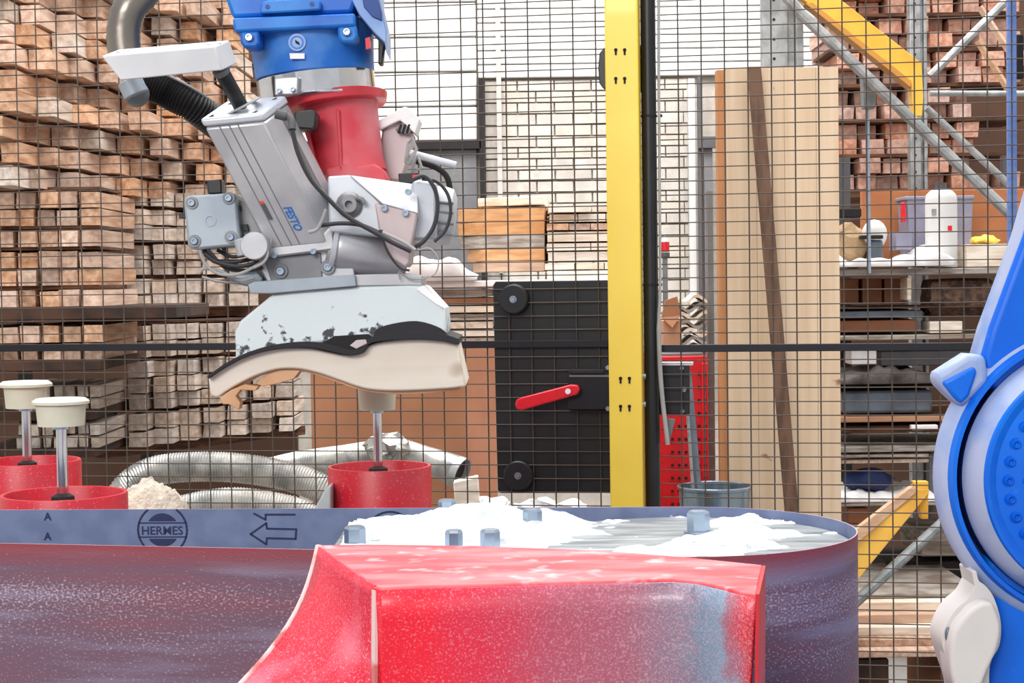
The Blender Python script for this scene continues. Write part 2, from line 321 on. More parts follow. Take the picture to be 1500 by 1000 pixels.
# brickwork panel : every brick a part of the wall
x0 = W(706, 300, YW).x; x1 = W(1008, 300, YW).x; ztop = W(800, 118, YW).z; bh = .065; bl = .215
bm = MB().box(wall.location, (bl-.010, .04, bh-.009)); bme = None
r = 0; z = ztop-bh
while z > 0.7:
    x = x0-(bl/2 if r % 2 else 0)
    while x < x1:
        a, c = max(x, x0), min(x+bl, x1)
        if c-a > .006:
            if bme is None:
                o = bm.build('brick', M['brick'], wall); bme = o.data
            else:
                o = bpy.data.objects.new('brick', bme); scene.collection.objects.link(o); o.parent = wall
            o.location = V(((a+c)/2, YW-.01+random.uniform(-.002, .002), z+bh/2))-wall.location
            o.scale.x = (c-a)/bl
        x += bl
    z -= bh; r += 1
# sectional door left of the bricks and shutter above them
door = MB().box(((W(380, 100, YW).x+x0)/2-.01, YW-.03, 4.5), (x0-W(380, 100, YW).x, .05, .02)).build('door_1', M['white']); struct(door)
zb = W(650, 208, YW).z; k = 0; z = zb
while z < 4.4:
    MB().box(((W(380, 100, YW).x+x0)/2-.01, YW-.04, z+.1), (x0-W(380, 100, YW).x-.02, .05, .192)).build('door_panel', M['white'], door, bevel=.008); z += .2
xl, xr = x0-.01, W(1400, 60, YW).x; z = ztop+.01
shut = struct(MB().box(((xl+xr)/2, YW-.02, 4.5), (xr-xl, .05, .02)).build('door_2', M['white']))
while z < 4.4:
    MB().box(((xl+xr)/2, YW-.035, z+.04), (xr-xl, .04, .074)).build('shutter_slat', M['white'], shut, bevel=.006); z += .08
# dark frame and grey opening below the door
g = MB().box(((W(380, 200, YW).x+x0)/2, YW-.05, W(650, 214, YW).z), (x0-W(380, 200, YW).x, .12, .05)).box((x0+.01, YW-.06, (ztop+.3)/2), (.035, .1, ztop-.3))
struct(g.build('trim_1', M['matte_black']))
struct(MB().box(((W(380, 260, YW).x+x0)/2, YW-.03, W(650, 300, YW).z-.14), (x0-W(380, 200, YW).x-.05, .05, .95)).build('trim_2', M['mid_grey']))
def vbar(pxa, pxb, pya, pyb, Y, th=.05):
    p = W(pxa, pya, Y); q = W(pxb, pyb, Y); return MB().obox((p.x, Y, q.z), (q.x-p.x, 0, 0), (0, th, 0), (0, 0, p.z-q.z))
struct(vbar(1008, 1022, 115, 560, YW-.15).build('trim_3', M['white']))
struct(vbar(1022, 1031, 112, 560, YW-.2).build('trim_4', M['dark_grey']))
struct(vbar(1024, 1060, 200, 216, YW-.25).build('trim_5', M['dark_grey']))
struct(vbar(1031, 1047, 216, 560, YW-.2).build('trim_6', M['mid_grey']))
struct(vbar(725, 738, -20, 400, YW-.1, .06).build('trim_7', mat('pale_conduit', C(200, 192, 186), .6)))
# side walls well outside, brown partition behind the timber racks
struct(MB().box((-7, 5, 2.5), (.1, 16, 5)).build('wall_left', M['wall'])); struct(MB().box((7, 5, 2.5), (.1, 16, 5)).build('wall_right', M['wall']))
struct(MB().box((W(-250, 300, 7.4).x/2+W(430, 300, 7.4).x/2, 7.4, 1.7), (W(430, 300, 7.4).x-W(-250, 300, 7.4).x, .04, 3.4)).build('partition_wall', M['partition']))
p = W(1215, 300, 7.2); struct(MB().box((p.x+1.0, 7.2, 1.7), (2.0, .04, 3.4)).build('partition_wall', M['partition']))

# ================================================================ TIMBER STACKS
def jitbox(sx, sy, sz, j):
    mb = MB().box((0, 0, sz/2), (sx, sy, sz))
    for v in mb.v:
        v.x += random.uniform(-j, j); v.y += random.uniform(-j, j)*2
        if v.z > sz/2: v.z += random.uniform(-j, 0)
    return mb
blkcache = {}
def block(c, size, material, label, group, yaw=0):
    key = (tuple(round(s, 3) for s in size), material.name, random.randint(0, 3))
    if key not in blkcache:
        o = jitbox(*size, .0025).build('timber_block', material, loc=(0, 0, 0)); blkcache[key] = o.data
    else:
        o = bpy.data.objects.new('timber_block', blkcache[key]); scene.collection.objects.link(o)
    o.location = c; o.rotation_euler.z = yaw; tag(o, label, 'wood', group); return o
def shelf_board(p, q, z, w, th, name, label, cat='board', group=None, material=None):
    """a long board from p to q (xy), top at z, width w behind the line"""
    p = V((p[0], p[1], 0)); q = V((q[0], q[1], 0)); d = (q-p); n = V((-d.y, d.x, 0)).normalized()
    if n.y < 0: n = -n
    o = MB().obox(V((p.x, p.y, z-th)), d, n*w, (0, 0, th)).build(name, material or M['sticker'], bevel=.002)
    return tag(o, label, cat, group)
# stack B : upper left, staggered, face receding to the right
ORD = ['first', 'second', 'third', 'fourth', 'fifth', 'sixth', 'seventh', 'eighth', 'ninth', 'tenth', 'eleventh', 'twelfth']
def blabel(i, L_, where, kind='timber block'): return '%s %s from the left, %s layer up, %s' % (ORD[i], kind, ORD[L_], where)
GB = 'timber blocks of the stepped upper left stack'
zB = W(0, 272, 5.0).z; h = .060
shelf_board((-1.72, 5.0), (-.95, 6.68), zB, .42, .03, 'shelf_board', 'long dark board carrying the stepped upper left timber stack')
z = zB
for L_ in range(12):
    sh = (0, 14, -6, 20, 4, 16, -4, 10, 0, 12, -4, 8)[L_]
    for i in range(8):
        if L_ > 8 and i < 2: continue
        Y = 4.95+.17*i+random.uniform(-.05, .05)+.05*math.sin(L_*1.9)
        px = 48*i-14+sh+random.uniform(-6, 6)
        X = (px-750)/2500*Y; w_ = (.062, .055, .068, .058, .064)[(i*2+L_*3) % 5]
        block(V((X+w_/2, Y+.2, z)), (w_, .36, h-.002), M['wood'] if (i*5+L_*3) % 7 else M['wood_grey'], blabel(i, L_, 'stepped upper left stack'), GB)
    z += h
    shelf_board((-1.76, 5.02), (-.93, 6.75), z+.010, .3, .010, 'stacking_strip', 'thin dark strip on the %s layer of the stepped upper left stack' % ORD[L_], 'board', 'thin strips between layers of the upper left stack'); z += .010
# stack A : middle left, flat face
def flat_stack(px0, n, pitch, Y, pyb, layers, h, material, label, group, length=.5, stepY=0, strips=(), striplabel=None, wfrac=.94, jitter=.035, kind='timber block'):
    zb = W(px0+n*pitch/2, pyb, Y).z; z = zb
    pw = pitch*Y/2500
    for L_ in range(layers):
        for i in range(n):
            Yi = Y+stepY*i+random.uniform(-jitter, jitter)
            X = (px0+pitch*(i+.5)-750)/2500*Yi
            block(V((X+random.uniform(-.003, .003), Yi+length/2, z)), (pw*wfrac*(1, .9, .82, .96)[(i*3+L_*5) % 4], length, (h-.003)*(1 if (i+L_*2) % 3 else .93)), material, blabel(i, L_, label, kind), group)
        z += h
        if L_ in strips:
            a = (px0-750)/2500*Y; q = (px0+pitch*n-750)/2500*(Y+stepY*n)
            shelf_board((a-.02, Y+.02), (q, Y+stepY*n+.02), z+.01, .3, .01, 'stacking_strip', striplabel+', on the %s layer' % ORD[L_], 'board', striplabel+'s'); z += .01
    return zb
LA = 'flat-faced left stack'
zA = flat_stack(-34, 6, 30.5, 5.2, 449, 6, .054, M['wood'], LA, 'timber blocks of the flat-faced left stack', .5, 0, (0, 2, 3, 5), 'thin dark strip between layers of the flat-faced left stack')
p, q = W(-40, 449, 5.2), W(150, 449, 5.2)
o = MB().obox((p.x, 5.16, zA-.04), (W(262, 449, 5.2).x-p.x, 0, 0), (0, .56, 0), (0, 0, .04)).build('shelf_board', M['dark_board'], bevel=.003); tag(o, 'thick dark board under the flat-faced left stack', 'board')
zA2 = W(60, 528, 5.2).z
LA2 = 'behind the middle rail at far left'
flat_stack(-34, 6, 30.5, 5.2, 528, 2, .0555, M['wood'], LA2, 'timber blocks behind the middle fence rail, far left', .5, 0)
o = MB().obox((p.x, 5.16, zA2-.03), (q.x-p.x+.0, 0, 0), (0, .56, 0), (0, 0, .03)).build('shelf_board', M['dark_board'], bevel=.003); tag(o, 'dark board at the far left just below the middle fence rail', 'board')
LA3 = 'small rows above the far left puck'
flat_stack(20, 7, 18, 5.4, 600, 2, .04, M['wood_grey'], LA3, 'small slat ends low at the far left', .4, 0, (), None, .8, kind='slat end')
zz = W(60, 600, 5.4).z; p = W(-30, 600, 5.4); o = MB().obox((p.x, 5.36, zz-.03), (.37, 0, 0), (0, .5, 0), (0, 0, .03)).build('shelf_board', M['dark_board']); tag(o, 'dark shelf board low at the far left behind the foam pucks', 'board')
flat_stack(20, 7, 18, 5.4, 655, 2, .04, M['wood_grey'], 'lowest rows above the red cups', 'lowest slat ends at the far left', .4, 0, (), None, .8, kind='slat end')
zz = W(60, 655, 5.4).z; o = MB().obox((p.x, 5.36, zz-.03), (.37, 0, 0), (0, .5, 0), (0, 0, .03)).build('shelf_board', M['dark_board']); tag(o, 'lowest dark shelf board at the far left, behind the red cups', 'board')
# stack C : behind, staggered
LC = 'greyish stack left of the gripper'
zC = flat_stack(182, 5, 37, 5.75, 452, 7, .0535, M['wood_grey'], LC, 'timber blocks of the tall stepped stack left of the gripper', .3, .11, (1, 3, 5), 'thin dark strip in the tall stepped stack', .74)
def two_pt(pxa, Ya, pxb, Yb): return ((pxa-750)/2500*Ya, Ya), ((pxb-750)/2500*Yb, Yb)
a, c = two_pt(180, 5.72, 400, 6.45); shelf_board(a, c, zC, .4, .035, 'shelf_board', 'dark board across the tall stepped stack at the height of the gripper pad')
LC2 = 'stack left of the seat blank'
zC2 = flat_stack(182, 7, 36, 5.75, 652, 7, .056, M['wood_grey'], LC2, 'timber blocks left of the seat blank', .3, .09, (1, 4, 6), 'thin dark strip left of the seat blank', .8)
a, c = two_pt(150, 5.7, 445, 6.5); shelf_board(a, c, zC2, .4, .035, 'shelf_board', 'dark board under the stepped stack, just above the foil ducts')
# rack that carries the left stacks
rk = thing('storage_rack', ((W(100, 600, 6.0)).x, 5.9, 0), 'dark timber storage rack holding the wood stacks at the left', 'rack')
for (X, Y) in ((-2.2, 5.5), (-2.0, 6.9), (-1.55, 7.1), (-.80, 7.2)):
    MB().box((X, Y+.1, 1.25), (.045, .05, 2.5)).build('upright', M['matte_black'], rk)
# right stack
zR = W(1350, 276, 6.2).z; z = zR
for L_ in range(12):
    for i in range(8):
        if i >= 6 and 1 <= L_ <= 5: continue
        px = 1224+i*34.5+random.uniform(-3, 3)+(9 if L_ % 4 > 1 else 0)
        w_ = (.072, .064, .078)[(i+L_*2) % 3]
        block(V(((px+14-750)/2500*6.2, 6.4+random.uniform(-.04, .08), z)), (w_, .4, .055), M['wood_pink'], blabel(i, L_, 'reddish stack at upper right'), 'reddish timber blocks at upper right')
    z += .057
    if L_ % 2:
        o = MB().obox(((1215-750)/2500*6.2, 6.18, z), ((1500-1215)/2500*6.2, 0, 0), (0, .3, 0), (0, 0, .012)).build('stacking_strip', M['sticker']); tag(o, 'thin brown strip on the %s layer of the reddish upper right stack' % ORD[L_], 'board', 'thin strips in the upper right stack'); z += .012
o = MB().obox(((1215-750)/2500*6.2, 6.18, zR-.03), ((1500-1215)/2500*6.2, 0, 0), (0, .5, 0), (0, 0, .03)).build('shelf_board', M['sticker']); tag(o, 'brown board carrying the reddish timber stack at upper right', 'board')
for k, (pa, pb) in enumerate((((1435, 10), (1478, 75)), ((1432, 60), (1476, 130)))):
    o = MB().tube([W(*pa, 5.9), W(*pb, 5.9)], .012, 4).build('loose_batten', M['orange_wood']); tag(o, ('upper', 'lower')[k]+' pale batten slanting down towards the blue post at upper right', 'batten')

# ================================================================ BEYOND THE FENCE : middle
# orange plank bundle
t = thing('plank_bundle', (W(755, 396, 5.6).x, 5.8, W(755, 396, 5.6).z), 'bundle of orange-brown planks on the white sheet, right of the gripper motor', 'planks')
rows = [(302, 323), (323, 343), (343, 362), (362, 381), (381, 397)]
for k, (a, c) in enumerate(rows):
    mm = M['grey_wood'] if k == 2 else M['orange_wood']
    inset = [0, 0, 4, 14, 22][k]
    p = W(671+inset, c, 5.75); q = W(711, c, 5.6); s_ = W(798, c, 5.6); p.z = s_.z; zt = W(798, a, 5.6).z-.0015
    MB().prism([V((p.x, p.y, p.z)), V((q.x, q.y, p.z)), V((s_.x, s_.y, p.z)), V((s_.x+.02, s_.y+.35, p.z)), V((p.x+.05, p.y+.3, p.z))], (0, 0, zt-p.z)).build('plank', mm, t, bevel=.003)
p = W(700, 301, 5.6); MB().prism([V((W(700, 301, 5.7).x, 5.7, p.z)), V((W(797, 301, 5.6).x, 5.58, p.z)), V((W(800, 301, 5.6).x+.02, 5.95, p.z)), V((W(705, 301, 5.7).x, 6.0, p.z))], (0, 0, .028)).build('plank', M['pale_wood'], t, bevel=.003)
# pale board pile
t = thing('board_pile', (W(850, 408, 5.5).x, 5.7, W(850, 408, 5.5).z), 'pile of pale boards between the plank bundle and the yellow post', 'boards')
pyb = 409
for k, hh in enumerate((14, 12, 16, 13, 17, 12, 14, 12)):
    p = W(800+random.randint(-3, 5)+(0 if k < 6 else 6), pyb, 5.5); q = W(930, pyb-hh+1, 5.5); nb = [1, 3, 1, 2, 1, 4, 3, 2][k]
    for j in range(nb):
        xw = (q.x-p.x)/nb
        MB().obox((p.x+xw*j, 5.5+random.uniform(-.01, .02), p.z), (xw-.003, 0, 0), (0, .35, 0), (0, 0, q.z-p.z)).build('board', M['pale_wood'] if k not in (5,) else M['wood'], t)
    pyb -= hh
# bench board and white sheets
o = MB().obox((W(596, 415, 5.5).x, 5.42, W(700, 411, 5.5).z-.02), (W(945, 415, 5.5).x-W(596, 415, 5.5).x, 0, 0), (0, .6, 0), (0, 0, .02)).build('work_board', M['paper'], bevel=.003); tag(o, 'white worktop board under the planks and the pale board pile', 'board')
zt = W(700, 411, 5.5).z
def sheet(name, fx, pxs, pxe, Y0, Y1, z0, hfun, material, label, nx=30, ny=8, th=.004):
    mb = MB(); vs = []; fs = []
    xa = (pxs-750)/2500*Y0; xb = (pxe-750)/2500*Y0
    for j in range(ny+1):
        for i in range(nx+1):
            u = i/nx; v = j/ny; e_ = .0 if j == 0 else .8 if j == 1 else 1; vs.append(V((xa+(xb-xa)*u, Y0+(Y1-Y0)*(max(v-.1, 0) if j < 2 else v), z0+.001+hfun(u, v)*e_)))
    for j in range(ny):
        for i in range(nx): a = j*(nx+1)+i; fs.append((a, a+1, a+nx+2, a+nx+1))
    mb.add(vs, fs); o = mb.build(name, material); s = o.modifiers.new('s', 'SOLIDIFY'); s.thickness = th; s.offset = 1; tag(o, label, 'sheet'); return o
def hf(u, v):
    x = max(0, min(1, 1-abs(u-.42)/.58)); return .1*x*(.75+.25*math.sin(u*11))+.012*noise.noise(V((u*6, v*3, 2)))+.012
sheet('plastic_sheet', 0, 588, 700, 5.38, 5.62, zt, hf, M['paper'], 'bright white sheet heaped on the worktop left of the planks')
# pile under the worktop: boards of brown, grey and white
t = thing('offcut_pile', (W(670, 500, 5.45).x, 5.6, W(670, 505, 5.45).z), 'pile of grey, brown and whitish offcut boards under the white worktop', 'boards')
py = 505; ms = ['wood_grey', 'pale_wood', 'wood_grey', 'grey_wood', 'pale_wood', 'card', 'grey_wood', 'wood_grey']
for k in range(8):
    p = W(600+random.randint(0, 12), py, 5.45); q = W(728+random.randint(-8, 6), py-11, 5.45)
    MB().obox((p.x, 5.45+random.uniform(-.02, .02), p.z), (q.x-p.x, 0, 0), (0, .3, 0), (0, 0, q.z-p.z)).build('board', M[ms[k]], t); py -= 11.6
o = MB().box(((W(600, 510, 5.5).x+W(728, 510, 5.5).x)/2, 5.6, W(670, 505, 5.45).z/2-.006), (.24, .26, W(670, 505, 5.45).z-.02)).build('support_crate', M['dark_board'], bevel=.004); tag(o, 'dark crate under the offcut boards, behind the cardboard box', 'crate')
# big cardboard box
t = thing('cardboard_box', (W(600, 760, 4.7).x, 5.0, 0), 'large brown cardboard box behind the black plate and the ducts', 'box')
p, q, s_ = W(455, 560, 4.95), W(681, 560, 4.7), W(726, 560, 4.85)
zt_ = W(681, 508, 4.7).z
A_ = V((p.x, p.y, 0)); B_ = V((q.x, q.y, 0)); D_ = V((s_.x, s_.y+.1, 0)); E_ = A_+(D_-B_)
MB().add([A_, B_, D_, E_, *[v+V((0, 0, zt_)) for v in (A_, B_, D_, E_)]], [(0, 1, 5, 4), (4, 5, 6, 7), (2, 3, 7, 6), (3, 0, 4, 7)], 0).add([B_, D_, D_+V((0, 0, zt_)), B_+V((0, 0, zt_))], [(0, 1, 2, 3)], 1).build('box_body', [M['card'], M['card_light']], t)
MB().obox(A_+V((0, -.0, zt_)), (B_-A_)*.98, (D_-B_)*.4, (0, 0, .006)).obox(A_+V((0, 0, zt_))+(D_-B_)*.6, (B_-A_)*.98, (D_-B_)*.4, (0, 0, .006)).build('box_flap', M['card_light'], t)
# foil ducts (ribbed)
def duct(name, pts, r, label, material, rib=.003, pitch=.007, n=18, root=None):
    P = smooth_path(pts, 40); out = [P[0]]; acc = 0; st = pitch/2
    for a_, b_ in zip(P, P[1:]):
        seg = (b_-a_).length; pos = 0
        while seg-pos >= st-acc:
            pos += st-acc; acc = 0; out.append(a_.lerp(b_, pos/seg))
        acc += seg-pos
    rr = [r+(rib if i % 2 else 0) for i in range(len(out))]
    o = MB().tube(out, rr, n).build(name, material, root, angle=70)
    if root is None: tag(o, label, 'duct')
    return o
duct('foil_duct', [W(168, 748, 4.42), W(188, 712, 4.42), W(235, 688, 4.42), W(330, 684, 4.42), W(420, 697, 4.42), W(485, 722, 4.42), W(530, 750, 4.45)], .037, 'ribbed silver duct arching behind the belt, with the dust heap at its left foot', M['duct'])
duct('foil_duct', [W(222, 762, 4.25), W(262, 748, 4.25), W(340, 735, 4.25), W(420, 746, 4.25), W(462, 762, 4.25)], .035, 'lower ribbed silver duct directly under the arching one', M['duct'])
duct('foil_duct', [W(395, 690, 4.6), W(440, 680, 4.55), W(500, 672, 4.5), W(560, 664, 4.45), W(585, 668, 4.45)], .034, 'ribbed silver duct running behind the middle red cup', M['duct'])
# crumpled foil + metal elbow
t = thing('metal_duct_elbow', W(640, 700, 4.4), 'shiny sheet metal duct elbow with open end right of the middle red cup', 'duct')
P = smooth_path([W(585, 655, 4.45), W(615, 668, 4.42), W(645, 680, 4.4), W(668, 690, 4.38)], 6)
MB().tube(P, [.026+.0009*i for i in range(len(P))], 20).build('elbow', M['duct'], t)
mb = MB(); c_ = P[-1]; d_ = (P[-1]-P[-3]).normalized(); mb.lathe([(.042, 0), (.043, .02), (.039, .02), (.036, -.0)], c_, d_, 24); mb.build('cuff', M['galv'], t)
MB().lathe([(.0, .004), (.037, .004)], c_, d_, 24).build('opening', M['matte_black'], t)
mb = MB(); mb.ball((0, 0, 0), .038, 28)
for v in mb.v: v += V((noise.noise(v*60), noise.noise(v*60+V((5, 0, 0))), noise.noise(v*60+V((0, 7, 0)))))*.02
for v in mb.v: v.x *= 1.4; v += W(568, 657, 4.4)
tag(mb.build('foil_scrap', M['duct'], angle=10), 'crumpled silver foil on the duct behind the middle red cup', 'foil')
# wooden offcut block
p = W(665, 752, 4.25)
o = MB().prism([W(664, 706, 4.25), W(700, 698, 4.28), W(703, 742, 4.28), W(690, 770, 4.28), W(668, 770, 4.25)], (.0, .05, 0)).build('wood_offcut', M['pale_wood'], bevel=.003); tag(o, 'small pale wood offcut leaning under the metal duct elbow', 'wood')
rest = thing('scrap_table', (W(500, 800, 4.5).x, 4.5, 0), 'low grey table under the ducts, hidden behind the sanding belt', 'table')
zt2 = W(600, 775, 4.4).z
MB().obox((W(150, 780, 4.2).x, 4.12, zt2-.03), (W(900, 780, 4.2).x-W(150, 780, 4.2).x, 0, 0), (0, .5, 0), (0, 0, .03)).build('tabletop', M['grey_wood'], rest, bevel=.003)
for px in (160, 890):
    for yy in (4.16, 4.56): MB().box((W(px, 780, 4.3).x+(.03 if px < 500 else -.03), yy, (zt2-.03)/2), (.05, .05, zt2-.03)).build('leg', M['dark_grey'], rest)
# scraps of paper behind the belt
for k, (px, py, s1) in enumerate(((722, 736, .05), (745, 742, .04), (790, 738, .05), (838, 742, .045))):
    mb = MB(); mb.ball((0, 0, 0), s1, 14)
    for v in mb.v: v += V((noise.noise(v*35+V((k, 0, 0))), noise.noise(v*35+V((5, k, 0))), noise.noise(v*35+V((0, 7, k)))))*.03
    for v in mb.v: v.z *= .55; v += W(px, py+8, 4.3)
    tag(mb.build('crumpled_paper', M['paper'], angle=15), ('crumpled white paper beside the small wood offcut', 'small crumpled white scrap right of the offcut paper', 'crumpled white paper below the round lower knob of the black plate', 'crumpled white paper below the right part of the black plate')[k], 'paper')

# ================================================================ BEYOND THE FENCE : right of the post
t = thing('tool_cabinet', (W(985, 800, 4.55).x, 4.7, 0), 'bright red perforated metal tool cabinet behind the black door pipe', 'cabinet')
p, q = W(940, 522, 4.55), W(1036, 522, 4.55)
MB().obox((p.x, 4.55, 0), (q.x-p.x, 0, 0), (0, .3, 0), (0, 0, p.z)).build('body', M['cab_red'], t, bevel=.004)
MB().obox((p.x+.01, 4.56, p.z-.012), (q.x-p.x-.02, 0, 0), (0, .28, 0), (0, 0, .02)).build('top_tray', M['mid_grey'], t, bevel=.003)
MB().obox((q.x-.016, 4.54, .3), (.016, 0, 0), (0, .012, 0), (0, 0, p.z-.32)).build('edge_strip', M['cab_red'], t, bevel=.002)
hm = MB()
for yy in range(548, 760, 19):
    for k, xx in enumerate((985, 995, 1005, 1024, 1033)):
        if xx < 1010 and yy < 610: continue
        c_ = W(xx, yy, 4.535 if xx > 1025 else 4.548); hm.cyl(c_, c_+V((0, -.002, 0)), .0042, n=8)
tag(hm.build('perforation', M['matte_black'], t), kind='stuff')
vb = vbar(1036, 1049, 280, 800, 4.75); tag(vb.build('steel_post', M['mid_grey']), 'plain grey steel post between the red cabinet and the spruce panel', 'post')
# bucket
stl = thing('stool', (W(1047, 780, 4.3).x, 4.3, 0), 'small grey stool under the zinc bucket', 'stool')
MB().lathe([(0, 0), (.1, 0), (.1, .015), (.02, .03), (.02, zt2-.02), (.1, zt2-.018), (.1, zt2), (0, zt2)], (W(1047, 780, 4.3).x, 4.3, 0), (0, 0, 1), 32).build('pedestal', M['dark_grey'], stl)
BR = 52*4.3/2500; bc = W(1047, 712, 4.3); zr = bc.z
t = thing('zinc_bucket', (bc.x, 4.3, zt2), 'galvanised round bucket holding the blue-grey rod, in front of the spruce panel', 'bucket')
MB().lathe([(0, zt2+.004), (BR*.95, zt2+.004), (BR, zr), (BR+.004, zr+.002), (BR+.004, zr-.006), (BR+.001, zr-.008), (BR*.97, zt2), (0, zt2)], (bc.x, 4.3, 0), (0, 0, 1), 40).build('pail', mat('bluish_galvanised_pail', C(116, 134, 148), .3, .7, col2=C(160, 176, 186), scale=10, stretch=(3, 3, .5)), t)
MB().tube([V((bc.x+(BR+.003)*math.cos(a), 4.3+(BR+.003)*math.sin(a), zr)) for a in [i*math.pi/18 for i in range(37)]], .003, 8).build('rim', M['bolt'], t)
o = MB().tube([W(1008, 545, 4.36), W(1022, 706, 4.3), W(1030, 757, 4.28)], .0085, 10).build('long_rod', M['slate']); tag(o, 'long blue-grey rod standing tilted in the zinc bucket', 'rod')
o = MB().tube([W(1004, 560, 4.32), W(1014, 700, 4.29), W(1018, 757, 4.28)], .004, 8).build('long_rod', M['galv']); tag(o, 'thin steel rod beside the thick blue-grey one in the bucket', 'rod')
# veneer pile & carton on the cabinet
t = thing('carton', W(985, 512, 4.65), 'small opened brown carton standing on the red cabinet', 'carton')
zc = W(985, 518, 4.6).z
MB().prism([W(972, 518, 4.62), W(998, 518, 4.62), W(996, 470, 4.62), W(972, 470, 4.62)], (0, .1, 0)).build('carton_body', M['card_light'], t)
MB().prism([W(969, 465, 4.62), W(975, 440, 4.62), W(992, 434, 4.62), W(997, 462, 4.62), W(985, 480, 4.6)], (0, .02, 0)).build('carton_flap', M['card'], t)
for k in range(7):
    mb = MB(); n = 18; pts = []
    yb = 515-k*12.2
    for i in range(n+1):
        u = i/n; pts.append(W(996+u*40, yb+5*math.sin(u*7+k*1.1)-2*u, 4.62))
    mb.prism(pts+[v+V((0, 0, .009)) for v in pts[::-1]], (0, .14, 0))
    o = mb.build('veneer_sheet', M['pale_wood'] if k % 2 == 0 else M['grey_wood']); tag(o, 'wavy moulded veneer sheet, %s from the bottom of the pile on the red cabinet' % ORD[k], 'veneer', 'wavy veneer sheets on the cabinet')
# red signal lamp
t = thing('signal_lamp', W(974, 376, 7), 'small red lamp with white cap in front of the brick wall', 'lamp')
c_ = W(974, 376, 7)
MB().cyl(c_, c_+V((0, 0, .018)), .02).build('base', M['dark_grey'], t); MB().cyl(c_+V((0, 0, .02)), c_+V((0, 0, .06)), .019).build('lens', M['red_lamp'], t); MB().cyl(c_+V((0, 0, .062)), c_+V((0, 0, .085)), .016, .008).build('cap', M['white'], t)
MB().box((c_.x, 7.0, c_.z/2), (.02, .02, c_.z)).build('stand', M['mid_grey'], t)
# spruce panel of boards
t = thing('spruce_panel', (W(1138, 800, 4.5).x, 4.5, 0), 'tall pale spruce panel of glued boards standing behind the mesh', 'panel')
p = W(1062, 100, 4.46); e = W(1228, 104, 4.46)
nb = 4; xs = [p.x+(e.x-p.x)*v for v in (0, .27, .52, .8, 1)]; ztp = p.z
for i in range(nb):
    MB().obox((xs[i]+.0004, 4.46, 0), (xs[i+1]-xs[i]-.0008, 0, 0), (0, .04, 0), (0, 0, ztp)).build('board', M['spruce'], t)
pe = W(1048, 102, 4.5); MB().obox((pe.x, 4.475, 0), (p.x-pe.x-.001, 0, 0), (0, .04, 0), (0, 0, ztp-.002)).build('edge_board', M['spruce_edge'], t, bevel=.001)
p0, p1 = W(1104, 98, 4.44), W(1160, 757, 4.36); d_ = (p1-p0)*1.6; 
if (p0+d_).z < .005: d_ = d_*((p0.z-.005)/(-d_.z))
o = MB().obox(p0-V((.0175, .012, 0)), (.035, 0, 0), (0, .014, 0), d_).build('leaning_batten', M['batten'], bevel=.002); tag(o, 'dark brown batten leaning across the spruce panel', 'batten')
# ---------------------------------------------------------------- steel rack and stair parts on the right
t = thing('pallet_rack', (W(1340, 900, 5.3).x, 5.4, 0), 'galvanised rack frame with grey braces and amber beams on the right', 'rack')
def upright(pxa, pxb, Y, name='upright', top=3.0):
    a = W(pxa, 60, Y); c = W(pxb, 60, Y)
    o = MB().obox((a.x, Y, 0), ((c.x-a.x)*.62, 0, 0), (0, .05, 0), (0, 0, top)).obox((a.x+(c.x-a.x)*.62, Y+.02, 0), ((c.x-a.x)*.2, 0, 0), (0, .03, 0), (0, 0, top)).obox((a.x+(c.x-a.x)*.82, Y, 0), ((c.x-a.x)*.18, 0, 0), (0, .05, 0), (0, 0, top)).build(name, M['galv'], t, bevel=.002)
    hb = MB()
    for k in range(90):
        z = .1+k*.058
        if z < top: c0 = V((a.x+(c.x-a.x)*.28, Y-.0005, z)); hb.cyl(c0, c0+V((0, -.001, 0)), .0045, n=8)
    tag(hb.build('slot_holes', M['matte_black'], t), kind='stuff')
upright(1117, 1177, 5.1); upright(1333, 1358, 5.95)
def bar(name, pts, r, material, root=None, n=10): return MB().tube(pts, r, n).build(name, material, root or t)
bar('brace', [W(1152, -5, 5.0), W(1172, 18, 5.0), W(1484, 318, 5.0)], .0165, M['galv'])
bar('brace', [W(1357, 158, 5.25), W(1480, 272, 5.25)], .011, M['galv'])
bar('brace', [W(1485, -10, 5.25), W(1362, 112, 5.25)], .013, M['galv'])
bar('cross_tube', [W(1362, 137, 5.3), W(1520, 137, 5.3)], .009, M['galv'])
bar('thin_pole', [W(1270, 110, 5.2), W(1273, 400, 5.2)], .0065, M['bolt'])
MB().prism([W(1264, 108, 5.15), W(1284, 112, 5.15), W(1283, 158, 5.15), W(1266, 158, 5.15)], (0, .05, 0)).build('bracket', M['galv_dark'], t, bevel=.002)
MB().prism([W(1163, -8, 5.04), W(1222, -8, 5.04), W(1350, 92, 5.04), W(1353, 143, 5.04), W(1351, 170, 5.04), W(1337, 170, 5.04), W(1334, 122, 5.04), W(1180, 2, 5.04)], (0, .04, 0)).build('beam', M['beam'], t, bevel=.002)
MB().prism([W(1180, 5, 5.02), W(1190, 3, 5.02), W(1335, 118, 5.02), W(1334, 128, 5.02)], (0, .06, 0)).build('beam_flange', mat('beam_shadow_flange', C(206, 142, 60), .5), t, bevel=.001)
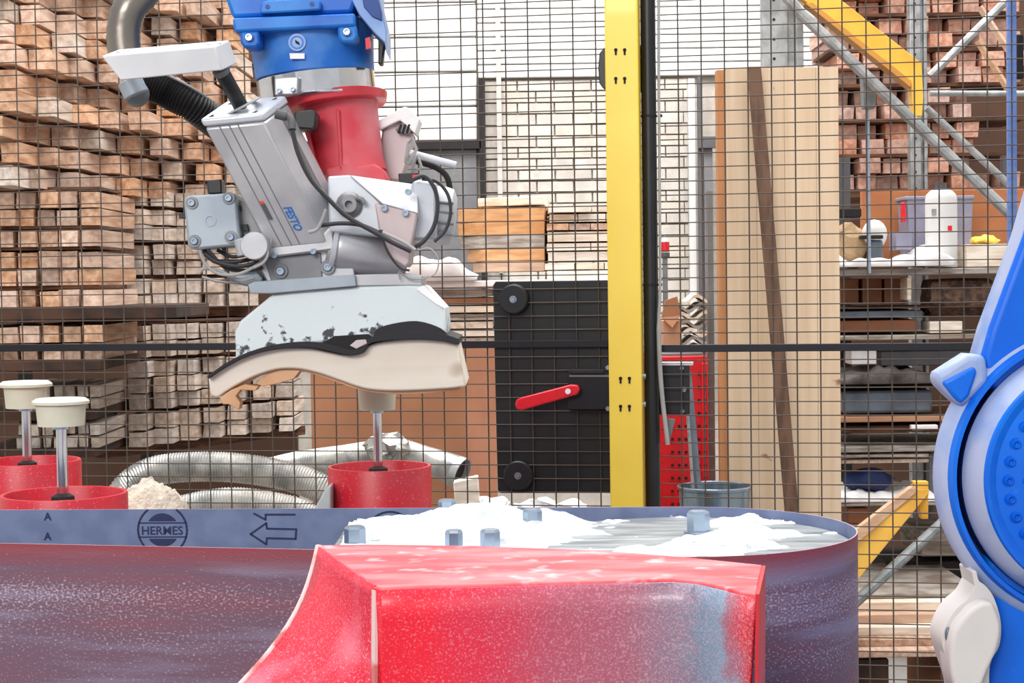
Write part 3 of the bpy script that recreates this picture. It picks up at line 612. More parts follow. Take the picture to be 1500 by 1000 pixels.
# lower right amber beam + brace
MB().prism([W(1246, 790, 4.6), W(1336, 716, 4.9), W(1361, 716, 4.9), W(1361, 722, 4.9), W(1246, 862, 4.6)], (0, .03, 0)).build('beam', M['beam'], t, bevel=.002)
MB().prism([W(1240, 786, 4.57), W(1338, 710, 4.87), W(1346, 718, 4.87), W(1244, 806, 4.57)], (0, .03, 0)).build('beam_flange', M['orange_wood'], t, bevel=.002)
MB().prism([W(1338, 705, 4.9), W(1360, 705, 4.9), W(1360, 760, 4.9), W(1350, 760, 4.9)], (0, .03, 0)).build('beam_connector', M['beam'], t, bevel=.002)
bar('brace', [W(1384, 762, 4.9), W(1246, 888, 4.55)], .0155, M['galv_dark'])
# ---------------------------------------------------------------- shelf contents right
def pbox(name, x0_, y0_, x1_, y1_, Y, depth, material, root=None, bevel=.003, label=None, cat=None, group=None):
    a = W(x0_, y1_, Y); c = W(x1_, y0_, Y)
    o = MB().obox((a.x, Y, a.z), (c.x-a.x, 0, 0), (0, depth, 0), (0, 0, c.z-a.z)).build(name, material, root, bevel=bevel)
    if label: tag(o, label, cat, group)
    return o
YS = 5.35
pbox('cardboard_sheet', 1262, 276, 1500, 392, YS+.38, .02, M['card_orange'], label='orange-brown cardboard behind the white canister', cat='cardboard')
s1 = pbox('shelf', 1222, 391, 1500, 405, YS, .45, M['grey_wood'], label='rough wooden shelf edge carrying the white canister', cat='shelf')
# bin
t2 = thing('plastic_bin', W(1376, 391, YS+.2), 'lilac-grey plastic bin behind the white canister', 'bin')
a = W(1330, 391, YS+.2); c = W(1425, 290, YS+.2)
MB().prism([W(1333, 391, YS+.2), W(1422, 391, YS+.2), W(1426, 288, YS+.2), W(1328, 288, YS+.2)], (0, .14, 0)).build('bin_body', M['bin'], t2, bevel=.006)
pbox('bin_rim', 1326, 286, 1428, 293, YS+.195, .15, M['bin'], t2)
pbox('red_tab', 1321, 296, 1327, 325, YS+.195, .02, M['handle_red'], t2)
# canister
cc = W(1379, 391, YS+.1); rr = 23*(YS+.1)/2500; H = W(1379, 277, YS+.1).z-cc.z
t2 = thing('canister', cc, 'tall white round-shouldered canister on the shelf, small red mark on it', 'canister')
MB().lathe([(0, 0), (rr, 0), (rr, H*.86), (rr*.93, H*.93), (rr*.7, H*.975), (rr*.5, H), (0, H)], cc, (0, 0, 1), 36).build('canister_body', M['white'], t2)
MB().lathe([(0, H), (rr*.36, H), (rr*.36, H+.02), (0, H+.02)], cc, (0, 0, 1), 20).build('cap', M['dark_grey'], t2)
a = cc+V((.008, -rr-.0005, H*.46)); MB().obox(a, (.014, .002, 0), (0, .002, 0), (0, 0, .016)).build('red_mark', M['handle_red'], t2)
a = cc+V((-.04, -rr*.83, H*.66)); MB().obox(a, (.014, -.002, 0), (0, .002, 0), (0, 0, .02)).obox(a+V((.062, .006, 0)), (.01, .006, 0), (0, .002, 0), (0, 0, .02)).build('grey_print', M['galv'], t2)
# helmet / ear cup
t2 = thing('helmet', W(1280, 372, YS+.1), 'white rounded cap with dark brim resting on a grey cup on the shelf', 'cap')
c_ = W(1281, 343, YS+.12); MB().ball(c_, .045, 20, sc=(.9, .9, 1.05)).build('dome', M['white'], t2)
pbox('brim', 1262, 344, 1294, 350, YS+.06, .09, M['matte_black'], t2); pbox('grey_cup', 1274, 350, 1294, 389, YS+.08, .06, M['slate'], t2, bevel=.01)
# paper bag
mb = MB(); mb.box((0, 0, 0), (.1, .1, .13)); 
o_ = W(1247, 360, YS+.15); mbb = MB(); mbb.ball((0, 0, 0), .062, 20, sc=(.95, .9, 1.15))
for v in mbb.v: v += V((noise.noise(v*30), 0, noise.noise(v*30+V((3, 3, 3)))))*.02
for v in mbb.v: v += o_
tag(mbb.build('paper_bag', M['bag_tan'], angle=20), 'crumpled tan paper bag at the left end of the shelf', 'bag')
pbox('dark_tray', 1227, 305, 1262, 318, YS+.22, .1, M['matte_black'], label='small dark tray above the tan paper bag', cat='tray')
def hf2(u, v): return .012+.03*max(0, noise.noise(V((u*7, v*2, 4)))+.25)+.03*math.exp(-((u-.85)/.12)**2)
sheet('white_cloth', 0, 1222, 1400, YS-.02, YS+.2, W(1300, 391, YS).z, hf2, M['paper'], 'rumpled white cloth along the shelf in front of the canister', 40, 6)
pbox('beige_box', 1416, 357, 1480, 391, YS+.05, .2, M['pale_wood'], label='low beige box on the shelf right of the canister', cat='box')
mb = MB(); mb.ball((0, 0, 0), .05, 20, sc=(1.0, .8, .3))
for v in mb.v: v += V((noise.noise(v*40), 0, noise.noise(v*40+V((3, 3, 3)))))*.012+W(1443, 352, YS+.12)
tag(mb.build('yellow_cloth', M['yellow_cloth'], angle=20), 'yellow cloth lying on the beige box', 'cloth')
pbox('folded_box', 1312, 340, 1336, 366, YS+.1, .1, M['bin'], label='small lilac box between the white cap and the bin', cat='box')
# second tier
for k, (a0, a1) in enumerate(((1232, 1258), (1264, 1292), (1296, 1326))):
    pbox('brown_block', a0, 408, a1, 446, YS+.2, .15, M['card'], label=('left', 'middle', 'right')[k]+' brown block of three in the dark gap under the shelf', cat='block', group='brown blocks under the shelf')
pbox('white_upright', 1329, 406, 1335, 440, YS+.02, .1, M['pale_wood'], label='thin pale upright slat under the shelf', cat='slat')
mb = MB(); mb.lathe([(0, 0), (.075, 0), (.082, .1), (.078, .2), (0, .2)], (0, 0, 0), (1, 0, 0), 20)
for v in mb.v: v += V((noise.noise(v*40), noise.noise(v*40+V((9, 0, 0))), noise.noise(v*40+V((3, 3, 3)))))*.014
for v in mb.v: v.z *= .78; v += W(1356, 436, YS+.12)
tag(mb.build('rough_log', M['burl'], angle=20), 'rough dark bark-covered log lying under the shelf', 'log')
pbox('shelf', 1222, 447, 1500, 453, YS, .45, M['dark_board'], label='thin dark board under the rough log', cat='shelf')
pbox('grey_sheet_stack', 1226, 454, 1350, 466, YS+.02, .3, M['slate'], label='flat blue-grey sheet stack above the brown plank', cat='sheets')
pbox('brown_plank', 1226, 468, 1344, 487, YS+.03, .3, mat('varnished_plank', C(134, 82, 52), .6, scale=8, stretch=(1, 1, 6)), label='brown plank just above the middle fence rail', cat='plank')
pbox('pale_box', 1362, 470, 1410, 488, YS+.02, .12, M['pale_wood'], label='small pale box just right of the brown plank', cat='box')
pbox('shelf', 1222, 488, 1500, 499, YS, .45, M['grey_wood'], label='greyish shelf edge just above the middle fence rail', cat='shelf')
pbox('grey_machine', 1290, 513, 1430, 536, YS+.06, .2, M['dark_grey'], label='dark grey case just below the middle fence rail on the right', cat='case')
pbox('white_block', 1247, 512, 1284, 534, YS+.03, .1, M['paper'], label='white block just below the middle fence rail on the right', cat='block')
def hf3(u, v): return .01+.05*max(0, math.sin(u*math.pi))*(.7+.5*noise.noise(V((u*9, v*4, 1))))
sheet('grey_cloth', 0, 1228, 1390, YS-.02, YS+.25, W(1300, 562, YS).z, hf3, M['cloth_dark'], 'crumpled dark grey cloth above the slate-blue box', 40, 8)
pbox('shelf', 1222, 563, 1500, 569, YS, .45, M['dark_board'], label='dark board between the grey cloth and the slate-blue box', cat='shelf')
pbox('slate_box', 1234, 571, 1366, 606, YS+.02, .25, M['slate'], bevel=.01, label='slate-blue metal box on the lower wooden shelf', cat='box')
pbox('shelf', 1222, 607, 1500, 619, YS, .45, mat('warm_shelf_wood', C(178, 132, 100), .7, scale=9, stretch=(1, 1, 6)), label='warm brown shelf edge under the slate-blue box', cat='shelf')
pbox('dark_plank', 1226, 622, 1400, 634, YS+.03, .3, M['sticker'], label='dark plank under the warm brown shelf edge', cat='plank')
pbox('pale_strip', 1335, 622, 1374, 630, YS-.01, .03, M['paper'], label='small white strip on the dark plank', cat='strip')
pbox('shelf', 1222, 651, 1500, 663, YS, .45, M['grey_wood'], label='grey wooden shelf edge above the stacked grey boards', cat='shelf')
for k in range(2): pbox('grey_plank', 1228+k*5, 664+k*8, 1372-k*7, 671+k*8, YS+.03, .3, M['wood_grey'], label=('upper', 'lower')[k]+' grey-brown plank above the navy cloth', cat='plank')
pbox('shelf_support', 1362, 664, 1368, 760, YS+.02, .05, M['dark_grey'], label='slim grey support beside the navy cloth', cat='support')
mb = MB(); mb.ball((0, 0, 0), .08, 24, sc=(1.05, .8, .48))
for v in mb.v: v += V((noise.noise(v*25), 0, noise.noise(v*25+V((3, 3, 3)))))*.02+W(1272, 702, YS+.1)
tag(mb.build('navy_bag', M['bag_blue'], angle=30), 'bulging navy blue cloth bag on the lower right shelf', 'bag')
def hf4(u, v): return .01+.03*abs(noise.noise(V((u*9, v*4, 7))))
sheet('white_paper', 0, 1225, 1420, YS-.06, YS+.3, W(1300, 732, YS).z, hf4, M['paper'], 'white papers spread under the navy bag', 40, 8)
pbox('shelf', 1222, 733, 1500, 742, YS-.06, .5, M['grey_wood'], label='lowest rough shelf under the white papers', cat='shelf')
pbox('brown_block', 1242, 744, 1272, 766, YS, .2, M['card'], label='brown block below the white papers', cat='block')
pbox('white_board', 1226, 767, 1300, 785, YS+.05, .3, M['paper'], label='white board end behind the lower amber beam', cat='board')
pbox('grey_plank', 1350, 775, 1500, 815, YS+.1, .3, M['grey_wood'], label='broad weathered plank behind the grey diagonal brace', cat='plank')
pbox('black_case', 1300, 820, 1500, 868, YS+.15, .3, M['matte_black'], label='black case low behind the grey diagonal brace', cat='case')
# rack uprights behind the shelves
for px in (1240, 1480):
    X = W(px, 700, YS+.47).x; o = MB().box((X, YS+.49, 1.0), (.04, .04, 2.0)).build('shelf_upright', M['dark_grey']); tag(o, ('left' if px < 1300 else 'right')+' dark upright behind the shelves at the right', 'post')
# planks on the floor lower right
zf = W(1300, 960, 5.0).z
pile = [(1236, 868, 1440, 878), (1240, 880, 1420, 896), (1236, 898, 1430, 914), (1232, 916, 1446, 932), (1230, 934, 1450, 948), (1230, 950, 1460, 964)]
for k, (a0, b0, a1, b1) in enumerate(pile):
    pbox('floor_plank', a0, b0, a1, b1, 5.0-.05*k, .55, (M['grey_wood'], M['pale_wood'], M['orange_wood'], M['pale_wood'], M['wood'], M['wood'])[k], label='%s plank in the low pile at the bottom right' % ('topmost grey', 'second from top, pale', 'third from top, orange', 'fourth from top, pale', 'second from bottom, tan', 'bottom tan')[k], cat='plank')
for k, px in enumerate((1250, 1400)):
    a = W(px, 966, 4.78); o = MB().obox((a.x, 4.78, 0), (.1, 0, 0), (0, .6, 0), (0, 0, a.z)).build('bearer_block', M['dark_board' if k == 0 else 'card_orange'], bevel=.003); tag(o, ('dark', 'reddish')[k]+' bearer block under the low plank pile', 'block')

# ================================================================ FENCE
MX = .05; MZ = .03
def wires(root, pxa, pxb, vref, href, zlo, zhi):
    A = FP(pxa, 500); B = FP(pxb, 500); ref = FP(vref, 500); zr = FP((pxa+pxb)/2, href).z
    ta = (A-FA).dot(Fd); tb = (B-FA).dot(Fd); tr = (ref-FA).dot(Fd)
    mb = MB(); base = V((FA.x, FA.y, 0))
    t_ = tr-math.floor((tr-ta)/MX)*MX
    while t_ <= tb:
        p = base+Fd*t_-Fn*.0035+V((0, 0, zlo)); mb.tube([p, p+V((0, 0, zhi-zlo))], .0016, 6); t_ += MX
    z = zr-math.floor((zr-zlo)/MZ)*MZ
    while z <= zhi:
        mb.tube([base+Fd*ta+V((0, 0, z)), base+Fd*tb+V((0, 0, z))], .0014, 6); z += MZ
    o = mb.build('wire_mesh', M['wire'], root); tag(o, kind='stuff')
def rail(root, pxa, pxb, py, hh=.016, name='rail', zval=None):
    A = FP(pxa, py); B = FP(pxb, py); z = FP((pxa+pxb)/2, py).z if zval is None else zval
    p = V((A.x, A.y, z-hh/2)); q = V((B.x, B.y, z-hh/2))
    return MB().obox(p+Fn*.004, q-p, -Fn*.018, (0, 0, hh)).build(name, M['black_metal'], root, bevel=.001)
pl = thing('mesh_fence', (FP(400, 500).x, FP(400, 500).y, 0), 'black wire mesh safety fence panel left of the yellow post', 'fence')
wires(pl, -160, 893, 746, 544.5, .12, 2.36); rail(pl, -160, 893, 507); rail(pl, -160, 893, 0, .02, zval=2.37); rail(pl, -160, 893, 0, .02, zval=.11)
pr = thing('mesh_fence', (FP(1250, 500).x, FP(1250, 500).y, 0), 'black wire mesh safety fence panel right of the black pipe', 'fence')
wires(pr, 967, 1640, 1099, 567, .12, 2.36); rail(pr, 966, 1640, 508); rail(pr, 966, 1640, 0, .02, zval=2.37); rail(pr, 966, 1640, 0, .02, zval=.11)
# yellow post
pc = FP(916, 400, .045)
po = thing('fence_post', (pc.x, pc.y, 0), 'square yellow fence post with keyhole slots', 'post')
def fbox(c, along, deep, z0_, z1_): 
    c = V((c.x, c.y, z0_)); return MB().obox(c-Fd*along/2-Fn*deep/2, Fd*along, Fn*deep, (0, 0, z1_-z0_))
fbox(pc, .071, .06, 0, 2.5).build('tube', M['yellow'], po, bevel=.004)
fbox(pc, .075, .13, 0, .01).build('foot_plate', M['yellow'], po, bevel=.002)
kh = 0
for (kx, ky) in ((901, 73), (914, 73), (901, 115), (914, 115), (908, 554), (921, 554), (908, 595), (921, 595)):
    c_ = FP(kx+1, ky, .0755); mb = MB(); mb.cyl(c_, c_+Fn*.0006, .0038, n=14); mb.obox(c_-Fd*.0022-V((0, 0, .011)), Fd*.0044, Fn*.0006, (0, 0, .011)); mb.build('keyhole', M['matte_black'], po)
# black pipe with cable ties
pp = FP(953, 400, 0.012)
bp = thing('door_pipe', (pp.x, pp.y, 0), 'tall black door frame pipe right of the yellow post, with black cable ties', 'post')
MB().cyl((pp.x, pp.y, 0), (pp.x, pp.y, 2.4), .0165, n=28).build('pipe', M['black'], bp)
for py in (170, 417):
    c_ = FP(954, py, .012); MB().lathe([(.0166, -.002), (.0185, -.002), (.0185, .002), (.0166, .002)], (pp.x, pp.y, c_.z), (0, 0, 1), 24).obox(c_+Fd*.017-V((0, 0, .003)), Fd*.007, Fn*.004, (0, 0, .006)).build('cable_tie', M['matte_black'], bp)
# clamp brackets
def fpoly(pts, off, th, mbq=None):
    return (mbq or MB()).prism([FP(x, y, off) for x, y in pts], -Fn*th)
t = thing('clamp_bracket', FP(900, 130, 0), 'black rounded clamp gripping both sides of the yellow post near its top', 'bracket')
fpoly([(893, 69), (884, 70), (878, 78), (876, 100), (878, 122), (884, 130), (893, 130)], .035, .03).build('outer_jaw', M['black'], t, bevel=.002)
fpoly([(926, 66), (941, 66), (944, 70), (944, 134), (930, 134), (926, 126)], .008, .03).build('inner_jaw', M['black_metal'], t, bevel=.002)
c_ = FP(937, 84, .01); MB().cyl(c_, c_+Fn*.004, .004).build('screw', M['bolt'], t)
# black plate with two round knobs
t = thing('black_plate', FP(810, 722, -.02), 'large black rectangular plate fixed behind the mesh left of the yellow post', 'plate')
fpoly([(726, 412), (905, 410), (908, 722), (733, 722), (729, 718), (722, 418)], -.012, .006).build('plate', M['black'], t, bevel=.002)
for (kx, ky) in ((754, 438), (761, 695)):
    c_ = FP(kx, ky, -.012); k_ = MB().lathe([(0, 0), (.033, 0), (.034, .004), (.033, .02), (.03, .023), (0, .023)], c_, Fn, 40).build('knob', M['black'], t)
    c2 = c_+Fn*.023; MB().cyl(c2, c2+Fn*.004, .005, n=12).lathe([(.0055, 0), (.008, 0), (.008, .001), (.0055, .001)], c2, Fn, 16).build('screw', M['bolt'], k_)
# lock with red handle
t = thing('door_lock', FP(870, 600, 0), 'black door lock box with red lever handle left of the yellow post', 'lock')
fpoly([(832, 543), (835, 541), (889, 541), (893, 548), (898, 548), (898, 600), (833, 600), (831, 596)], .03, .03).build('lock_box', M['black_metal'], t, bevel=.002)
fpoly([(834, 549), (897, 549), (897, 552), (834, 552)], .032, .003).build('ridge', M['mid_grey'], t)
fpoly([(835, 541), (885, 541), (885, 547), (835, 547)], .036, .01).build('top_cover', M['black'], t, bevel=.001)
for (kx, ky) in ((891, 538), (891, 598)):
    c_ = FP(kx, ky, .032); MB().cyl(c_, c_+Fn*.006, .0055, n=6).build('bolt', M['bolt'], t)
a, c = FP(760, 593, .055), FP(845, 571, .045)
d_ = (c-a); u_ = V((0, 0, 1)); 
hd = MB(); pts2 = [(757, 585), (763, 582), (836, 563), (846, 564), (849, 571), (845, 578), (764, 601), (757, 600), (754, 592)]
hd.prism([FP(x, y, .06) for x, y in pts2], -Fn*.016); hnd = hd.build('handle', M['handle_red'], t, bevel=.003)
c_ = FP(832, 573, .06); MB().cyl(c_, c_+Fn*.002, .006).build('screw_cap', M['paper'], hnd)
c_ = FP(843, 571, .03); MB().cyl(c_, c_+Fn*.018, .013).build('pivot', M['black'], t)
# strike box on the other side
t = thing('strike_box', FP(980, 608, -.02), 'black door switch box with bolts right of the black pipe', 'box')
fpoly([(944, 534), (1010, 534), (1010, 607), (944, 607)], -.02, .03).build('case', M['black'], t, bevel=.002)
fpoly([(944, 531), (1014, 531), (1014, 535), (944, 535)], -.015, .04).build('lid', M['paper'], t)
for (kx, ky) in ((999, 539), (1002, 570), (1000, 602)):
    c_ = FP(kx, ky, -.02); MB().cyl(c_, c_+Fn*.005, .0045 if ky != 570 else .006, n=10).build('bolt', M['bolt'], t)
t = thing('post_bolt', FP(939, 551, .04), 'shiny bolt on the right side of the yellow post, upper of two', 'bolt'); c_ = FP(938, 551, .04)
MB().cyl(c_, c_+Fd*.012, .006, n=6).build('head', M['bolt'], t)
t = thing('post_bolt', FP(937, 592, .04), 'shiny bolt on the right side of the yellow post, lower of two', 'bolt'); c_ = FP(938, 592, .04)
MB().cyl(c_, c_+Fd*.012, .006, n=6).build('head', M['bolt'], t)
# grey cable
t = MB().tube(smooth_path([FP(965, -40, .02), FP(965, 100, .02), FP(966, 250, .02), FP(967, 420, .025), FP(965, 470, .03), FP(967, 540, .03), FP(971, 590, .03), FP(977, 640, .03), FP(978, 651, .03)], 6), [.003]*19+[.0035]*6+[.005]*24, 10)
tag(t.build('grey_cable', M['cable_grey']), 'grey cable hanging down along the right side of the black pipe', 'cable')
o = fpoly([(975, 650), (980, 650), (989, 614), (977, 612), (973, 630)], .005, .01).build('grey_wedge', M['mid_grey'], bevel=.001); tag(o, 'grey wedge-shaped clip at the lower end of the grey cable', 'clip')
# blue post at right
a = FP(1476, 0, -.03); c = FP(1489, 0, -.03)
bl = thing('blue_post', (a.x, a.y, 0), 'slim light blue upright post at the right edge behind the mesh', 'post')
MB().obox((a.x, a.y, 0), (c-a), -Fn*.03, (0, 0, 2.4)).build('tube', M['blue_bar'], bl, bevel=.002)
pbox('black_plate', 1489, 50, 1500, 115, 3.75, .02, M['matte_black'], bl)

# ================================================================ BELT GRINDER
ZB = 1.304; DC = V((.2, 2.0)); DR = .2; PC = V((-1.35, 2.22)); PR = .09; BH = .30
# outline of the belt: external tangents of two circles
d = DC-PC; L_ = d.length; base = math.atan2(d.y, d.x); off = math.asin((DR-PR)/L_)
def arc(c, r, a0, a1, n): return [(c.x+r*math.cos(a0+(a1-a0)*i/n), c.y+r*math.sin(a0+(a1-a0)*i/n)) for i in range(n+1)]
aR = base+math.pi/2+off; aF = base-math.pi/2-off     # rear and front tangent angles
path = arc(DC, DR, aF, aR, 48)+arc(PC, PR, aR, aF+2*math.pi, 24)
def ring_uv():
    out = []; s = 0; n = len(path)
    for i in range(n+1):
        p = V(path[i % n]); 
        if i: s += (p-V(path[(i-1) % n])).length
        out.append((p, s))
    return out
cu = ring_uv(); me = bpy.data.meshes.new('sanding_belt'); vs = []; fs = []; uvs = []; mi = []
ctr = (DC+PC)/2; TH = .0016
N_ = len(cu)
def inner(p, i):
    n = len(path); a = V(path[(i-1) % n]); c = V(path[(i+1) % n]); t_ = (c-a).normalized(); nn = V((-t_.y, t_.x)); return p+nn*TH
# long straight runs are subdivided already by uv only
for i, (p, s) in enumerate(cu):
    q = inner(p, i)
    vs += [(p.x, p.y, -BH), (p.x, p.y, 0), (q.x, q.y, 0), (q.x, q.y, -BH)]
for i in range(N_-1):
    a = 4*i; b_ = 4*(i+1); s0, s1 = cu[i][1], cu[i+1][1]
    fs += [(a, b_, b_+1, a+1), (a+1, b_+1, b_+2, a+2), (a+2, b_+2, b_+3, a+3), (a+3, b_+3, b_, a)]
    mi += [0, 1, 2, 1]
    uvs += [(s0, 0), (s1, 0), (s1, BH), (s0, BH)]+[(s0, 0)]*4+[(s0, BH), (s1, BH), (s1, 0), (s0, 0)]+[(s0, 0)]*4
gr = thing('belt_grinder', (-.4, 2.1, 0), 'vertical belt grinder with wide mauve sanding belt around a steel drum', 'machine')
me.from_pydata([V(v)+V((0, 0, ZB))-gr.location for v in vs], [], fs); uvl = me.uv_layers.new(name='UVMap')
for i, uv in enumerate(uvs): uvl.data[i].uv = uv
for mm in (M['belt'], M['belt_edge'], M['hood_inner']): me.materials.append(mm)
me.polygons.foreach_set('material_index', mi); me.polygons.foreach_set('use_smooth', [True]*len(me.polygons)); me.set_sharp_from_angle(angle=math.radians(40))
belt = bpy.data.objects.new('sanding_belt', me); scene.collection.objects.link(belt); belt.parent = gr
belt['label'] = 'mauve gritty sanding belt with blue printed backing'
ZP = ZB-.012
MB().lathe([(0, -.31), (DR-.004, -.31), (DR-.004, -.004), (DR-.012, 0), (0, 0)], (DC.x, DC.y, ZP), (0, 0, 1), 72).build('drum', M['disc'], gr)
MB().lathe([(0, -.31), (PR-.003, -.31), (PR-.003, 0), (0, 0)], (PC.x, PC.y, ZP), (0, 0, 1), 40).build('idler_pulley', M['disc'], gr)
xa = atz(500, 780, ZP).x
MB().prism([V((xa, 1.9, ZP-.03)), V((.2, 1.83, ZP-.03)), V((.2, 2.17, ZP-.03)), V((xa, 2.17, ZP-.03))], (0, 0, .029)).build('support_plate', M['disc'], gr, bevel=.002)
MB().box((-.5, 2.12, .45), (1.6, .16, .9)).box((-.5, 2.12, 1.0), (1.2, .1, .22)).build('machine_base', M['dark_grey'], gr, bevel=.01)
# bolts on the plate
for (bx, by, s_) in ((520, 783, 1), (655, 742, .95), (780, 757, .95), (665, 789, .8), (718, 788, .9), (1023, 760, 1.1)):
    zt3 = ZP+.012; c_ = atz(bx, by+6, zt3); MB().lathe([(0, -.02), (.0125*s_, -.02), (.0125*s_, .012), (.0105*s_, .015), (0, .015)], c_, (0, 0, 1), 6).lathe([(0, -.012), (.016*s_, -.012), (.016*s_, -.009), (0, -.009)], c_, (0, 0, 1), 20).build('hex_bolt', M['bolt'], gr, flat=True)
# print on the inner side of the rear run
rp0 = V((DC.x+DR*math.cos(aR), DC.y+DR*math.sin(aR))); rp1 = V((PC.x+PR*math.cos(aR), PC.y+PR*math.sin(aR)))
bt = (rp0-rp1).normalized(); bt3 = V((bt.x, bt.y, 0)); bn = V((bt.y, -bt.x, 0)); 
if bn.y > 0: bn = -bn
org = V((rp1.x, rp1.y, 0))+bn*(TH+.0004)
def BP(px, py):
    dd = ray(px, py); t_ = (org-EYE).dot(bn)/dd.dot(bn); return EYE+dd*t_
def strip(pts, w, closed=False):
    mb = MB(); n = len(pts); rng = range(n if closed else n-1)
    for i in rng:
        a, c = pts[i], pts[(i+1) % n]; dd = (c-a).normalized(); nn = dd.cross(bn).normalized()*w/2
        mb.prism([a-nn-dd*w*.3, c-nn+dd*w*.3, c+nn+dd*w*.3, a+nn-dd*w*.3], -bn*.0002)
    return mb
prn = MB()
def merge(A, B): A.add(B.v, B.f); return A
pm = 2.22/2500
def circ(px, py, r, a0, a1, w, n=40):
    c = BP(px, py); pts = []
    for i in range(n+1):
        a = math.radians(a0+(a1-a0)*i/n); p = c+bt3*(r*pm*math.cos(a))+V((0, 0, r*pm*math.sin(a)))
        if p.z < ZB-.0008: pts.append(p)
        else:
            if len(pts) > 1: merge(prn, strip(pts, w*pm))
            pts = []
    if len(pts) > 1: merge(prn, strip(pts, w*pm))
circ(238, 776, 37, 0, 360, 3); prn.build('printed_ring', M['print'], belt); prn = MB()
circ(572, 786, 37, 0, 360, 3); prn.build('printed_ring', M['print'], belt); prn = MB()
c = BP(238, 776)
for sgn in (1, -1):     # dark domes above and below the name band
    pts = [c+bt3*(r_*pm)+V((0, 0, sgn*13*pm)) for r_ in (-21, 21)]
    for i in range(1, 16):
        a = math.radians(30+120*i/16); z_ = sgn*(25*math.sin(a))*pm
        p = c+bt3*(25*pm*math.cos(a))+V((0, 0, z_)); 
        if p.z > ZB-.0008: p.z = ZB-.0008
        pts.append(p)
    prn.prism(pts, -bn*.0002); prn.build('printed_dome', M['print'], belt); prn = MB()
for sgn in (1, -1): strip([c-bt3*36*pm+V((0, 0, sgn*10.5*pm)), c+bt3*36*pm+V((0, 0, sgn*10.5*pm))], 2*pm).build('printed_line', M['print'], belt)
strip([BP(*p) for p in ((367, 782), (390, 766), (391, 774), (434, 775), (433, 789), (391, 788), (390, 797))], 3*pm, True).build('printed_arrow', M['print'], belt)
strip([BP(*p) for p in ((372, 752), (389, 761), (389, 753.5), (432, 753.5))], 3*pm).build('printed_arrow', M['print'], belt)
def text(s, size, origin, xdir, ydir, material, parent, name, width=None, offset=0.0, th=.0003):
    cu_ = bpy.data.curves.new('t', 'FONT'); cu_.body = s; cu_.size = 1; cu_.extrude = 0; cu_.offset = offset; cu_.resolution_u = 3
    ob = bpy.data.objects.new('t', cu_); scene.collection.objects.link(ob); bpy.context.view_layer.update()
    dg = bpy.context.evaluated_depsgraph_get(); mm = bpy.data.meshes.new_from_object(ob.evaluated_get(dg))
    xs = [v.co.x for v in mm.vertices]; ys = [v.co.y for v in mm.vertices]; x0_, x1_ = min(xs), max(xs); y0_, y1_ = min(ys), max(ys)
    sx = (width/(x1_-x0_)) if width else size/(y1_-y0_); sy = size/(y1_-y0_)
    n_ = V(xdir).cross(V(ydir)).normalized()*th
    mb = MB(); mb.add([V(origin)+V(xdir)*((v.co.x-(x0_+x1_)/2)*sx)+V(ydir)*((v.co.y-y0_)*sy)+n_ for v in mm.vertices], [tuple(p.vertices) for p in mm.polygons])
    bpy.data.objects.remove(ob); bpy.data.curves.remove(cu_); bpy.data.meshes.remove(mm)
    return mb.build(name, material, parent, flat=True)
text('HERMES', 13*pm, BP(238, 783)+bn*.0002, bt3, (0, 0, 1), M['print'], belt, 'belt_lettering', 62*pm, .014)
text('A', 12*pm, BP(70, 791), bt3, (0, 0, 1), M['print'], belt, 'belt_lettering', None, .03)
text('A', 12*pm, BP(70, 762), bt3, (0, 0, 1), M['print'], belt, 'belt_lettering', None, .03)
# sanding dust on the plate
def heap(name, x0_, x1_, y0_, y1_, zb_, hfun, material, label, res=.004):
    nx = int((x1_-x0_)/res); ny = int((y1_-y0_)/res); vs = []; fs = []; H_ = []
    for j in range(ny+1):
        for i in range(nx+1):
            x = x0_+(x1_-x0_)*i/nx; y = y0_+(y1_-y0_)*j/ny; hh = hfun(x, y); H_.append(hh); vs.append(V((x, y, zb_+hh)))
    for j in range(ny):
        for i in range(nx):
            a = j*(nx+1)+i; q = (a, a+1, a+nx+2, a+nx+1)
            if max(H_[k] for k in q) > -.0005: fs.append(q)
    used = sorted({k for f in fs for k in f}); mp_ = {k: i for i, k in enumerate(used)}
    o = MB().add([vs[k] for k in used], [tuple(mp_[k] for k in f) for f in fs]).build(name, material, angle=60)
    return tag(o, label, 'dust', kind='stuff')
def dust_h(x, y):
    # distance to the belt wall
    if x > DC.x: e_ = DR-.006-math.hypot(x-DC.x, y-DC.y)
    else: e_ = min(y-(1.82+.1*(.2-x)*1.1), 2.19+.05*(.2-x)-y)
    if e_ < .002: return -.01
    n1 = noise.fractal(V((x*13, y*20, 1.3)), 1.0, 2.0, 4)
    back = math.exp(-((y-2.13)/.055)**2)*math.exp(-((x-.02)/.09)**2)*.017+math.exp(-((x+.09)/.06)**2)*math.exp(-((y-2.10)/.07)**2)*.013
    right = .0075*math.exp(-((x-.20)/.09)**2-((y-1.95)/.05)**2)+.006*math.exp(-((x-.31)/.06)**2-((y-2.05)/.07)**2)
    left = .009*max(0, min(1, (.1-x)/.12))
    return -.0045+back+right+left+.013*n1+.002*noise.noise(V((x*90, y*90, 0)))
heap('sanding_dust', xa+.01, .39, 1.81, 2.2, ZP, dust_h, M['dust'], 'white sanding dust heaped over the steel drum top and plate')
